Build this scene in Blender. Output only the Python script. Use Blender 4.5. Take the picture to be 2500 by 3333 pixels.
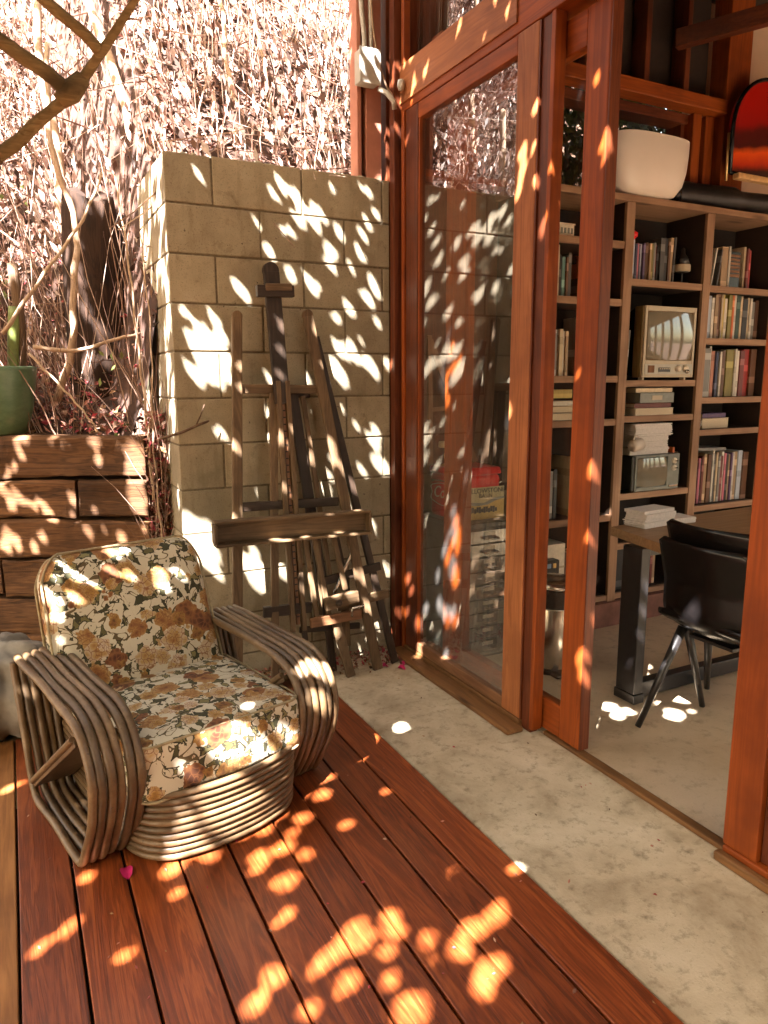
import bpy, bmesh, math, random
from math import sin, cos, pi, radians, sqrt
from mathutils import Vector, Matrix, noise
SC = bpy.context.scene
for o in list(bpy.data.objects):
    bpy.data.objects.remove(o)
COL = SC.collection
# ------------------------------------------------------------------ camera
cam_d = bpy.data.cameras.new('camera')
cam = bpy.data.objects.new('camera', cam_d)
COL.objects.link(cam)
SC.camera = cam
cam_d.sensor_fit = 'HORIZONTAL'
cam_d.sensor_width = 36.0
cam_d.lens = 2359.1 / 2500 * 36
cam_d.clip_start = 0.05
cam_d.clip_end = 500
_r = Vector((0.890143, -0.455652, -0.005129))
_u = Vector((0.085966, 0.156865, 0.983872))
_f = Vector((0.447499, 0.876227, -0.178803))
m = Matrix((_r, _u, -_f)).transposed().to_4x4()
m.translation = (0, 0, 1.4)
cam.matrix_world = m
# ------------------------------------------------------------------ light
SUN = Vector((0.5, 0.41, -0.76)).normalized()       # the way the light travels
w = bpy.data.worlds.new('World')
SC.world = w
w.use_nodes = True
nt = w.node_tree
nt.nodes.clear()
out = nt.nodes.new('ShaderNodeOutputWorld')
bg = nt.nodes.new('ShaderNodeBackground')
sky = nt.nodes.new('ShaderNodeTexSky')
sky.sky_type = 'NISHITA'
sky.sun_disc = False
sky.sun_elevation = math.asin(-SUN.z)
sky.sun_rotation = math.atan2(-SUN.x, -SUN.y)
sky.air_density = 1.0
sky.dust_density = 3.0
mixw = nt.nodes.new('ShaderNodeMix')
mixw.data_type = 'RGBA'
mixw.blend_type = 'MULTIPLY'
mixw.inputs[0].default_value = 1.0
mixw.inputs[7].default_value = (1.0, 0.80, 0.55, 1)   # the photograph's warm white balance
nt.links.new(sky.outputs[0], mixw.inputs[6])
nt.links.new(mixw.outputs[2], bg.inputs[0])
bg.inputs[1].default_value = 0.07
nt.links.new(bg.outputs[0], out.inputs[0])
sun_d = bpy.data.lights.new('sun', 'SUN')
sun_d.energy = 5.0
sun_d.angle = radians(0.53)
sun_d.color = (1.0, 0.95, 0.93)
sun = bpy.data.objects.new('sun', sun_d)
COL.objects.link(sun)
sun.rotation_euler = SUN.to_track_quat('-Z', 'Y').to_euler()
sun.location = (-4, -3, 8)
SC.view_settings.view_transform = 'Standard'
SC.view_settings.look = 'None'
SC.view_settings.exposure = 4.3
SC.view_settings.gamma = 1.0
SC.cycles.max_bounces = 8
SC.cycles.diffuse_bounces = 5
SC.cycles.glossy_bounces = 4
SC.cycles.transparent_max_bounces = 12
SC.cycles.caustics_reflective = False
SC.cycles.caustics_refractive = False
SC.cycles.sample_clamp_indirect = 6.0
try:
    SC.cycles.use_denoising = True
except Exception:
    pass

RND = random.Random(7)
# ------------------------------------------------------------------ materials
def newmat(name):
    mt = bpy.data.materials.new(name)
    mt.use_nodes = True
    t = mt.node_tree
    b = t.nodes['Principled BSDF']
    return mt, t, b
def lnk(t, a, b):
    t.links.new(a, b)
def ramp(t, fac, stops):
    r = t.nodes.new('ShaderNodeValToRGB')
    els = r.color_ramp.elements
    while len(els) < len(stops):
        els.new(0.5)
    for e, (p, c) in zip(els, stops):
        e.position = p
        e.color = (*c, 1)
    lnk(t, fac, r.inputs[0])
    return r.outputs[0]
def coords(t, scale=(1, 1, 1), src='Object', rot=(0, 0, 0), loc=(0, 0, 0)):
    tc = t.nodes.new('ShaderNodeTexCoord')
    mp = t.nodes.new('ShaderNodeMapping')
    mp.inputs['Scale'].default_value = scale
    mp.inputs['Rotation'].default_value = rot
    mp.inputs['Location'].default_value = loc
    lnk(t, tc.outputs[src], mp.inputs[0])
    return mp.outputs[0]
def tnoise(t, vec, scale, detail=4, rough=0.6, dist=0.0):
    n = t.nodes.new('ShaderNodeTexNoise')
    n.inputs['Scale'].default_value = scale
    n.inputs['Detail'].default_value = detail
    n.inputs['Roughness'].default_value = rough
    n.inputs['Distortion'].default_value = dist
    lnk(t, vec, n.inputs['Vector'])
    return n.outputs['Fac']
def mix(t, fac, a, b, mode='MIX'):
    x = t.nodes.new('ShaderNodeMix')
    x.data_type = 'RGBA'
    x.blend_type = mode
    for v, i in ((fac, 0), (a, 6), (b, 7)):
        if hasattr(v, 'links') or hasattr(v, 'is_linked'):
            lnk(t, v, x.inputs[i])
        elif isinstance(v, (int, float)):
            x.inputs[i].default_value = v
        else:
            x.inputs[i].default_value = (*v, 1)
    return x.outputs[2]
def math_(t, op, a, b=0.0, c=None):
    x = t.nodes.new('ShaderNodeMath')
    x.operation = op
    for v, i in ((a, 0), (b, 1), (c, 2)):
        if v is None: continue
        if isinstance(v, (int, float)):
            x.inputs[i].default_value = v
        else:
            lnk(t, v, x.inputs[i])
    return x.outputs[0]
def bump(t, b, h, strength=0.3, dist=0.01):
    n = t.nodes.new('ShaderNodeBump')
    n.inputs['Strength'].default_value = strength
    n.inputs['Distance'].default_value = dist
    lnk(t, h, n.inputs['Height'])
    lnk(t, n.outputs[0], b.inputs['Normal'])
def island(t):
    return t.nodes.new('ShaderNodeNewGeometry').outputs['Random Per Island']
def objrand(t):
    return t.nodes.new('ShaderNodeObjectInfo').outputs['Random']

def wood(name, dark, light, axis='Z', rough=0.42, scale=1.0, island_var=0.0, bumps=0.25, coat=0.0):
    mt, t, b = newmat(name)
    s = {'X': (0.6, 9, 9), 'Y': (9, 0.6, 9), 'Z': (9, 9, 0.6)}[axis]
    s = tuple(k * scale for k in s)
    v = coords(t, s)
    if island_var:
        isl = island(t)
        add = t.nodes.new('ShaderNodeVectorMath'); add.operation = 'MULTIPLY_ADD'
        cmb = t.nodes.new('ShaderNodeCombineXYZ')
        for i in range(3): lnk(t, isl, cmb.inputs[i])
        lnk(t, cmb.outputs[0], add.inputs[0]); add.inputs[1].default_value = (31, 17, 23)
        lnk(t, v, add.inputs[2]); v = add.outputs[0]
    n1 = tnoise(t, v, 1.6, 3, 0.55, 1.2)
    n2 = tnoise(t, v, 11, 5, 0.7, 0.3)
    rings = math_(t, 'SINE', math_(t, 'MULTIPLY', n1, 34.0))
    g = math_(t, 'ADD', math_(t, 'MULTIPLY', rings, 0.085), math_(t, 'ADD', math_(t, 'MULTIPLY', n2, 0.5), math_(t, 'MULTIPLY', n1, 0.5)))
    c = ramp(t, g, [(0.22, dark), (0.78, light)])
    # worn, sooty patches
    big = tnoise(t, coords(t, (1, 1, 1)), 2.3, 4, 0.6)
    c = mix(t, ramp(t, big, [(0.48, (0, 0, 0)), (0.74, (0.9, 0.9, 0.9))]), c, tuple(k * 0.75 for k in dark))
    kv = t.nodes.new('ShaderNodeTexVoronoi'); kv.inputs['Scale'].default_value = 1.0
    lnk(t, coords(t, {'X': (2.2, 8, 8), 'Y': (8, 2.2, 8), 'Z': (8, 8, 2.2)}[axis]), kv.inputs['Vector'])
    ks = t.nodes.new('ShaderNodeSeparateColor'); lnk(t, kv.outputs['Color'], ks.inputs[0])
    kn = math_(t, 'MULTIPLY', ramp(t, kv.outputs['Distance'], [(0.09, (0.85,) * 3), (0.20, (0, 0, 0))]), math_(t, 'LESS_THAN', ks.outputs[0], 0.28))
    c = mix(t, kn, c, tuple(k * 0.4 for k in dark))
    if island_var:
        k = ramp(t, island(t), [(0, (1 - island_var,) * 3), (1, (1 + island_var * 0.4,) * 3)])
        c = mix(t, 1.0, c, k, 'MULTIPLY')
    lnk(t, c, b.inputs['Base Color'])
    r = math_(t, 'MULTIPLY_ADD', n2, 0.25, rough - 0.1)
    b.inputs['Specular IOR Level'].default_value = 0.3
    lnk(t, r, b.inputs['Roughness'])
    if coat: b.inputs['Coat Weight'].default_value = coat; b.inputs['Coat Roughness'].default_value = 0.25
    bump(t, b, g, bumps, 0.004)
    return mt
def plain(name, col, rough=0.6, metal=0.0, var=0.15, scale=30, spec=None, bumps=0.0):
    mt, t, b = newmat(name)
    n = tnoise(t, coords(t), scale, 4, 0.6)
    c = ramp(t, n, [(0.3, tuple(k * (1 - var) for k in col)), (0.7, tuple(min(1, k * (1 + var)) for k in col))])
    lnk(t, c, b.inputs['Base Color'])
    b.inputs['Roughness'].default_value = rough
    b.inputs['Metallic'].default_value = metal
    if spec is not None: b.inputs['Specular IOR Level'].default_value = spec
    if bumps: bump(t, b, n, bumps, 0.004)
    return mt
def palette(name, cols, rough=0.7, trans=0.0, use_obj=False):
    """one material, colour picked per loose leaf / twig"""
    mt, t, b = newmat(name)
    r = t.nodes.new('ShaderNodeValToRGB')
    r.color_ramp.interpolation = 'CONSTANT'
    els = r.color_ramp.elements
    while len(els) < len(cols): els.new(0.5)
    for i, (e, c) in enumerate(zip(els, cols)):
        e.position = i / len(cols); e.color = (*c, 1)
    lnk(t, objrand(t) if use_obj else island(t), r.inputs[0])
    n = tnoise(t, coords(t), 60, 3, 0.6)
    c = mix(t, 1.0, r.outputs[0], ramp(t, n, [(0.3, (0.75,) * 3), (0.7, (1.15,) * 3)]), 'MULTIPLY')
    lnk(t, c, b.inputs['Base Color'])
    b.inputs['Roughness'].default_value = rough
    if trans:
        o = t.nodes['Material Output']
        tr = t.nodes.new('ShaderNodeBsdfTranslucent'); lnk(t, c, tr.inputs[0])
        ms = t.nodes.new('ShaderNodeMixShader'); ms.inputs[0].default_value = trans
        lnk(t, b.outputs[0], ms.inputs[1]); lnk(t, tr.outputs[0], ms.inputs[2]); lnk(t, ms.outputs[0], o.inputs[0])
    return mt

RW_D, RW_L = (0.14, 0.025, 0.004), (0.36, 0.080, 0.011)
M = {}
for ax in 'XYZ':
    M['red' + ax] = wood('stained_redwood_' + ax, RW_D, RW_L, ax, 0.48, 0.8, 0, 0.12)
    M['redlt' + ax] = wood('sun_faded_redwood_' + ax, (0.20, 0.062, 0.020), (0.44, 0.165, 0.06), ax, 0.5, 1.0, 0, 0.2)
    M['dk' + ax] = wood('dark_stained_wood_' + ax, (0.06, 0.014, 0.006), (0.17, 0.045, 0.016), ax, 0.4)
    M['tan' + ax] = wood('weathered_tan_wood_' + ax, (0.13, 0.055, 0.024), (0.34, 0.17, 0.085), ax, 0.5)
    M['shelf' + ax] = wood('shelf_wood_' + ax, (0.22, 0.118, 0.068), (0.40, 0.245, 0.155), ax, 0.55, 0.7, 0, 0.1)
    M['old' + ax] = wood('old_easel_wood_' + ax, (0.065, 0.038, 0.020), (0.21, 0.135, 0.072), ax, 0.6)
    M['olddk' + ax] = wood('dark_easel_wood_' + ax, (0.014, 0.009, 0.006), (0.060, 0.036, 0.023), ax, 0.5)
def deckmat():
    mt, t, b = newmat('stained_deck_boards')
    isl = island(t)
    v = coords(t, (9, 0.55, 9))
    cmb = t.nodes.new('ShaderNodeCombineXYZ')
    for i in range(3): lnk(t, isl, cmb.inputs[i])
    ad = t.nodes.new('ShaderNodeVectorMath'); ad.operation = 'MULTIPLY_ADD'
    lnk(t, cmb.outputs[0], ad.inputs[0]); ad.inputs[1].default_value = (31, 17, 23); lnk(t, v, ad.inputs[2]); v = ad.outputs[0]
    n1 = tnoise(t, v, 1.5, 4, 0.6, 1.6)
    n2 = tnoise(t, v, 14, 5, 0.75, 0.3)
    rings = math_(t, 'SINE', math_(t, 'MULTIPLY', n1, 46.0))
    g = math_(t, 'ADD', math_(t, 'MULTIPLY', rings, 0.10), math_(t, 'ADD', math_(t, 'MULTIPLY', n2, 0.5), math_(t, 'MULTIPLY', n1, 0.5)))
    c = ramp(t, g, [(0.25, (0.080, 0.0165, 0.004)), (0.52, (0.215, 0.046, 0.0105)), (0.8, (0.38, 0.100, 0.024))])
    worn = tnoise(t, coords(t, (2.2, 1.1, 1)), 1.7, 5, 0.65)
    wf = ramp(t, worn, [(0.54, (0, 0, 0)), (0.78, (0.5, 0.5, 0.5))])
    c = mix(t, wf, c, (0.27, 0.095, 0.034))
    kv = t.nodes.new('ShaderNodeTexVoronoi'); kv.inputs['Scale'].default_value = 1.0
    lnk(t, coords(t, (7.0, 3.2, 1)), kv.inputs['Vector'])
    sp = t.nodes.new('ShaderNodeSeparateColor'); lnk(t, kv.outputs['Color'], sp.inputs[0])
    kd = math_(t, 'ADD', kv.outputs['Distance'], math_(t, 'MULTIPLY', tnoise(t, coords(t), 30, 3), 0.10))
    knot = math_(t, 'MULTIPLY', ramp(t, kd, [(0.10, (1, 1, 1)), (0.19, (0, 0, 0))]), math_(t, 'LESS_THAN', sp.outputs[0], 0.32))
    c = mix(t, knot, c, (0.035, 0.012, 0.006))
    c = mix(t, 1.0, c, ramp(t, isl, [(0, (0.70,) * 3), (1, (1.25,) * 3)]), 'MULTIPLY')
    dust = tnoise(t, coords(t), 160, 2, 0.8)
    c = mix(t, ramp(t, dust, [(0.70, (0, 0, 0)), (0.80, (0.5, 0.5, 0.5))]), c, (0.35, 0.22, 0.14))
    lnk(t, c, b.inputs['Base Color'])
    lnk(t, math_(t, 'ADD', math_(t, 'MULTIPLY', n2, 0.22), math_(t, 'MULTIPLY_ADD', worn, 0.30, 0.14)), b.inputs['Roughness'])
    b.inputs['Specular IOR Level'].default_value = 0.5
    bump(t, b, g, 0.3, 0.004)
    return mt
M['deck'] = deckmat()
M['deck_pale'] = wood('pale_deck_board', (0.22, 0.085, 0.025), (0.50, 0.23, 0.075), 'Y', 0.45, 1.2, 0.2, 0.25)
M['sill'] = wood('sill_wood', (0.10, 0.045, 0.016), (0.24, 0.115, 0.042), 'Y', 0.5)
M['tie'] = wood('railway_timber', (0.022, 0.009, 0.004), (0.20, 0.092, 0.036), 'X', 0.8, 1.8, 0.35, 1.0)
M['pink'] = plain('faded_pink_paint', (0.42, 0.17, 0.11), 0.6, var=0.12, scale=12)
M['black'] = plain('black_plastic', (0.006, 0.005, 0.005), 0.25, var=0.2, spec=0.3)
M['desk'] = wood('desk_wood', (0.20, 0.11, 0.05), (0.42, 0.26, 0.14), 'X', 0.4)
M['blackm'] = plain('black_metal', (0.014, 0.012, 0.012), 0.38, var=0.3)
M['shelfdk'] = plain('dark_shelf_inside', (0.022, 0.011, 0.006), 0.7, var=0.3, scale=14)  # on the bookcase, shade of the recesses is put into this colour
M['void'] = plain('shaded_shelf_back', (0.012, 0.008, 0.006), 0.8)  # bookcase back, its recess shade put into a near-black colour
M['cream'] = plain('cream_plastic', (0.43, 0.36, 0.26), 0.4, var=0.06)
M['white'] = plain('white_ceramic', (0.70, 0.62, 0.56), 0.32, var=0.03, scale=6)
M['paper'] = plain('white_paper', (0.72, 0.68, 0.66), 0.8, var=0.1, scale=80)
M['chrome'] = plain('brushed_steel', (0.55, 0.50, 0.44), 0.22, 1.0, var=0.1)
M['greym'] = plain('grey_enamel', (0.20, 0.21, 0.19), 0.4)
M['cab'] = plain('dark_green_enamel', (0.035, 0.038, 0.032), 0.3, 0.0, var=0.3, scale=9)
M['cabf'] = plain('worn_steel', (0.26, 0.25, 0.24), 0.25, 0.85, var=0.35, scale=7)
M['redtin'] = plain('red_enamel', (0.66, 0.010, 0.014), 0.3, var=0.12, scale=10)
M['gold'] = plain('golden_brass', (0.62, 0.40, 0.16), 0.3, 0.8)
M['goldwood'] = wood('golden_tv_wood', (0.11, 0.065, 0.022), (0.22, 0.14, 0.055), 'Z', 0.4)
M['graybox'] = plain('grey_pvc', (0.42, 0.40, 0.35), 0.5, var=0.08)
M['screen'] = plain('tv_screen_glass', (0.16, 0.145, 0.11), 0.06, var=0.1, scale=4)
M['screen'].node_tree.nodes['Principled BSDF'].inputs['Coat Weight'].default_value = 1.0
M['canvas'] = plain('grey_canvas', (0.25, 0.225, 0.19), 0.9, var=0.2, scale=14, bumps=0.5)
M['rim'] = plain('gilded_rim', (0.60, 0.36, 0.16), 0.35, var=0.2)
M['lampshade'] = plain('pale_shade', (0.75, 0.62, 0.42), 0.7)
M['signink'] = plain('sign_black_ink', (0.03, 0.03, 0.03), 0.6)
M['signcream'] = plain('sign_cream_paint', (0.52, 0.44, 0.25), 0.5, var=0.12, scale=8)
M['offwhite'] = plain('off_white_paint', (0.70, 0.62, 0.52), 0.5)
M['plaster'] = plain('interior_plaster', (0.62, 0.45, 0.33), 0.8, var=0.1, scale=5)
M['brick'] = plain('dusty_red_plinth', (0.20, 0.085, 0.06), 0.8, var=0.3, scale=12)
M['magenta'] = plain('magenta_petal', (0.55, 0.02, 0.14), 0.6)
M['soil'] = plain('dark_soil', (0.06, 0.032, 0.018), 0.95, var=0.5, scale=25, bumps=0.8)
M['vine'] = palette('dry_bark', [(0.30, 0.19, 0.12), (0.22, 0.13, 0.08), (0.38, 0.26, 0.17), (0.16, 0.09, 0.05)], 0.8)
M['branch'] = wood('olive_brown_bark', (0.12, 0.080, 0.034), (0.33, 0.23, 0.11), 'X', 0.8, 2.0, 0, 0.8)
M['darkbark'] = wood('dark_wet_bark', (0.010, 0.005, 0.003), (0.055, 0.026, 0.014), 'Z', 0.9, 2.0, 0, 1.0)
M['bark'] = wood('grey_brown_bark', (0.07, 0.04, 0.025), (0.19, 0.12, 0.07), 'Z', 0.9, 1.0, 0, 1.0)
M['twigs'] = palette('pale_dry_twigs', [(0.40, 0.27, 0.20), (0.22, 0.12, 0.08), (0.55, 0.42, 0.34), (0.10, 0.045, 0.028), (0.32, 0.19, 0.13), (0.16, 0.08, 0.05)], 0.75)
M['litter'] = palette('fallen_leaves', [(0.13, 0.05, 0.03), (0.40, 0.24, 0.18), (0.05, 0.02, 0.012), (0.20, 0.07, 0.05), (0.55, 0.42, 0.36), (0.08, 0.032, 0.018), (0.03, 0.014, 0.009), (0.18, 0.09, 0.05), (0.44, 0.24, 0.20)], 0.7, 0.15)  # pale and near-black tones put hillside fleck contrast into the colours
M['hangleaf'] = palette('hanging_dry_leaves', [(0.62, 0.50, 0.44), (0.10, 0.045, 0.028), (0.48, 0.32, 0.25), (0.05, 0.024, 0.015), (0.66, 0.56, 0.50), (0.22, 0.10, 0.07), (0.16, 0.08, 0.05)], 0.6, 0.2)  # whitest and darkest tones imitate sun flecks and the shade between
M['redlitter'] = palette('fallen_bracts', [(0.30, 0.07, 0.06), (0.40, 0.17, 0.12), (0.16, 0.06, 0.035), (0.42, 0.05, 0.07), (0.46, 0.28, 0.20), (0.12, 0.06, 0.03), (0.30, 0.16, 0.07)], 0.7, 0.15)
M['leaf'] = palette('canopy_leaves', [(0.06, 0.075, 0.02), (0.09, 0.10, 0.03), (0.05, 0.06, 0.018)], 0.5, 0.12)
M['shrub'] = palette('shrub_leaves', [(0.05, 0.08, 0.018), (0.09, 0.13, 0.03), (0.03, 0.05, 0.012), (0.13, 0.16, 0.04)], 0.5, 0.25)
M['succ'] = plain('succulent_green', (0.16, 0.20, 0.05), 0.45, var=0.3, scale=20)

def rattan():
    mt, t, b = newmat('rattan_cane')
    v = coords(t)
    n = tnoise(t, v, 7, 4, 0.6)
    n2 = tnoise(t, coords(t, (30, 30, 30)), 2.0, 3, 0.6)
    isl = island(t)
    g = math_(t, 'ADD', math_(t, 'MULTIPLY', n, 0.7), math_(t, 'MULTIPLY', n2, 0.3))
    c = ramp(t, g, [(0.30, (0.060, 0.032, 0.014)), (0.52, (0.145, 0.088, 0.042)), (0.75, (0.26, 0.175, 0.098))])
    c = mix(t, 1.0, c, ramp(t, isl, [(0, (0.6,) * 3), (1, (1.15,) * 3)]), 'MULTIPLY')
    n3 = tnoise(t, coords(t, (60, 60, 60)), 1.0, 3, 0.7)
    c = mix(t, ramp(t, n3, [(0.60, (0, 0, 0)), (0.78, (1, 1, 1))]), c, (0.05, 0.025, 0.012))
    lnk(t, c, b.inputs['Base Color'])
    b.inputs['Roughness'].default_value = 0.45
    bump(t, b, n2, 0.15, 0.002)
    return mt
M['rattan'] = rattan()

def floral():
    mt, t, b = newmat('vintage_floral_fabric')
    base = coords(t)
    wn = t.nodes.new('ShaderNodeTexNoise'); wn.inputs['Scale'].default_value = 26; wn.inputs['Detail'].default_value = 3
    lnk(t, base, wn.inputs['Vector'])
    def warp(vec, k):
        a = t.nodes.new('ShaderNodeVectorMath'); a.operation = 'SUBTRACT'
        lnk(t, wn.outputs['Color'], a.inputs[0]); a.inputs[1].default_value = (0.5, 0.5, 0.5)
        s = t.nodes.new('ShaderNodeVectorMath'); s.operation = 'SCALE'; s.inputs['Scale'].default_value = k
        lnk(t, a.outputs[0], s.inputs[0])
        d = t.nodes.new('ShaderNodeVectorMath'); d.operation = 'ADD'
        lnk(t, vec, d.inputs[0]); lnk(t, s.outputs[0], d.inputs[1])
        return d.outputs[0]
    def vor(vec, scale, feature='F1', rnd=1.0):
        v = t.nodes.new('ShaderNodeTexVoronoi'); v.feature = feature
        v.inputs['Scale'].default_value = scale; v.inputs['Randomness'].default_value = rnd
        lnk(t, vec, v.inputs['Vector'])
        return v
    v0 = warp(base, 0.03)
    col = (0.58, 0.50, 0.37)
    cur = mix(t, tnoise(t, base, 9, 3), (0.48, 0.43, 0.32), (0.60, 0.55, 0.43))
    sn_ = tnoise(t, base, 11, 2, 0.5, 0.8)
    sl_ = math_(t, 'LESS_THAN', math_(t, 'ABSOLUTE', math_(t, 'SUBTRACT', sn_, 0.5)), 0.012)
    cur = mix(t, sl_, cur, (0.10, 0.070, 0.030))
    # leaves, several elongated layers
    for (rot, sc, loc, thr, keep) in (((0.3, 0.5, 0.4), (30, 13, 30), (0, 0, 0), 1.05, 0.52), ((0.2, -0.7, 1.3), (14, 30, 28), (3, 1, 2), 1.05, 0.52), ((1.0, 0.2, 2.2), (34, 16, 20), (7, 4, 1), 1.0, 0.45)):
        vec = t.nodes.new('ShaderNodeMapping'); vec.inputs['Rotation'].default_value = rot; vec.inputs['Scale'].default_value = sc; vec.inputs['Location'].default_value = loc
        lnk(t, warp(base, 0.022), vec.inputs[0])
        v = vor(vec.outputs[0], 1.0)
        v.distance = 'MINKOWSKI'; v.inputs['Exponent'].default_value = 0.62
        sep = t.nodes.new('ShaderNodeSeparateColor'); lnk(t, v.outputs['Color'], sep.inputs[0])
        mask = math_(t, 'MULTIPLY', math_(t, 'LESS_THAN', v.outputs['Distance'], thr), math_(t, 'LESS_THAN', sep.outputs[0], keep))
        lc = ramp(t, sep.outputs[1], [(0.2, (0.040, 0.038, 0.014)), (0.55, (0.095, 0.085, 0.030)), (0.9, (0.20, 0.17, 0.07))])
        lc = mix(t, math_(t, 'GREATER_THAN', v.outputs['Distance'], thr * 0.75), lc, (0.03, 0.026, 0.012))
        cur = mix(t, mask, cur, lc)
    # blossoms: big cells, petals from a finer cell pattern
    for (sc, loc, rad, keep, pal) in ((10.5, (0.3, 0.1, 0.7), 0.56, 0.78, [(0.06, (0.075, 0.024, 0.010)), (0.28, (0.16, 0.060, 0.022)), (0.50, (0.30, 0.145, 0.045)), (0.72, (0.40, 0.26, 0.10)), (0.9, (0.47, 0.36, 0.24))]),
                                      (15.0, (2.3, 4.1, 1.7), 0.48, 0.6, [(0.10, (0.12, 0.050, 0.015)), (0.4, (0.34, 0.19, 0.045)), (0.7, (0.46, 0.33, 0.18)), (0.9, (0.52, 0.42, 0.32))])):
        vec = t.nodes.new('ShaderNodeMapping'); vec.inputs['Location'].default_value = loc
        lnk(t, v0, vec.inputs[0])
        v = vor(vec.outputs[0], sc)
        sep = t.nodes.new('ShaderNodeSeparateColor'); lnk(t, v.outputs['Color'], sep.inputs[0])
        petal = vor(v0, sc * 4.6)
        pe = vor(v0, sc * 4.6, 'DISTANCE_TO_EDGE')
        d2 = math_(t, 'ADD', v.outputs['Distance'], math_(t, 'MULTIPLY', petal.outputs['Distance'], 0.16))
        mask = math_(t, 'MULTIPLY', math_(t, 'LESS_THAN', d2, rad), math_(t, 'LESS_THAN', sep.outputs[0], keep))
        tone = math_(t, 'ADD', math_(t, 'MULTIPLY', d2, 0.9), math_(t, 'MULTIPLY', math_(t, 'SUBTRACT', sep.outputs[1], 0.5), 0.75))
        tone = math_(t, 'ADD', tone, math_(t, 'MULTIPLY', petal.outputs['Distance'], 0.35))
        fc = ramp(t, tone, pal)
        fc = mix(t, ramp(t, pe.outputs['Distance'], [(0.0, (1, 1, 1)), (0.09, (0, 0, 0))]), fc, (0.20, 0.075, 0.025))
        cur = mix(t, mask, cur, fc)
    lnk(t, cur, b.inputs['Base Color'])
    b.inputs['Roughness'].default_value = 0.85
    weave = tnoise(t, coords(t, (350, 350, 350)), 1.0, 1)
    crs = tnoise(t, coords(t), 14, 3, 0.5, 1.0)
    bump(t, b, math_(t, 'ADD', math_(t, 'MULTIPLY', weave, 0.1), crs), 0.5, 0.012)
    return mt
M['floral'] = floral()
M['piping'] = plain('cushion_piping', (0.30, 0.24, 0.14), 0.8, var=0.3, scale=60)

def concrete(name, c1, c2, c3, rough=0.85, sc=1.0, sheen=0.0):
    mt, t, b = newmat(name)
    v = coords(t)
    n1 = tnoise(t, v, 3.5 * sc, 6, 0.65, 0.4)
    n2 = tnoise(t, v, 22 * sc, 5, 0.7)
    n3 = tnoise(t, v, 120, 3, 0.7)
    c = ramp(t, n1, [(0.30, c1), (0.52, c2), (0.72, c3)])
    c = mix(t, ramp(t, n2, [(0.52, (0, 0, 0)), (0.74, (1, 1, 1))]), c, tuple(k * 0.74 for k in c1))
    c = mix(t, ramp(t, n3, [(0.62, (0, 0, 0)), (0.8, (1, 1, 1))]), c, tuple(k * 0.6 for k in c1))
    lnk(t, c, b.inputs['Base Color'])
    b.inputs['Roughness'].default_value = rough
    bump(t, b, math_(t, 'ADD', n2, n3), 0.35, 0.004)
    return mt
M['conc'] = concrete('stained_concrete', (0.32, 0.25, 0.16), (0.53, 0.45, 0.32), (0.64, 0.56, 0.42))
M['floor'] = concrete('polished_concrete', (0.46, 0.355, 0.235), (0.56, 0.45, 0.315), (0.62, 0.51, 0.37), 0.45, 0.7)
def blockmat():
    mt, t, b = newmat('concrete_block')
    v = coords(t)
    n1 = tnoise(t, v, 5, 5, 0.65, 0.3)
    n2 = tnoise(t, v, 160, 3, 0.75)
    n3 = tnoise(t, coords(t, (6, 6, 1.2)), 2.2, 4, 0.6)
    c = ramp(t, n1, [(0.3, (0.27, 0.225, 0.15)), (0.55, (0.355, 0.30, 0.205)), (0.75, (0.41, 0.35, 0.25))])
    c = mix(t, ramp(t, n2, [(0.55, (0, 0, 0)), (0.75, (1, 1, 1))]), c, (0.15, 0.12, 0.07))
    c = mix(t, ramp(t, n3, [(0.55, (0, 0, 0)), (0.8, (0.7, 0.7, 0.7))]), c, (0.15, 0.115, 0.06))
    c = mix(t, 1.0, c, ramp(t, island(t), [(0, (0.82,) * 3), (1, (1.1,) * 3)]), 'MULTIPLY')
    n4 = tnoise(t, v, 13, 5, 0.7, 0.5)
    c = mix(t, ramp(t, n4, [(0.56, (0, 0, 0)), (0.72, (0.8, 0.8, 0.8))]), c, (0.175, 0.14, 0.085))
    c = mix(t, ramp(t, tnoise(t, v, 45, 2, 0.5), [(0.70, (0, 0, 0)), (0.76, (1, 1, 1))]), c, (0.09, 0.07, 0.045))
    lnk(t, c, b.inputs['Base Color'])
    b.inputs['Roughness'].default_value = 0.92
    bump(t, b, n2, 0.5, 0.003)
    return mt
M['block'] = blockmat()
M['mortar'] = plain('dark_mortar', (0.15, 0.12, 0.075), 0.95, var=0.3, scale=60)

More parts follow.
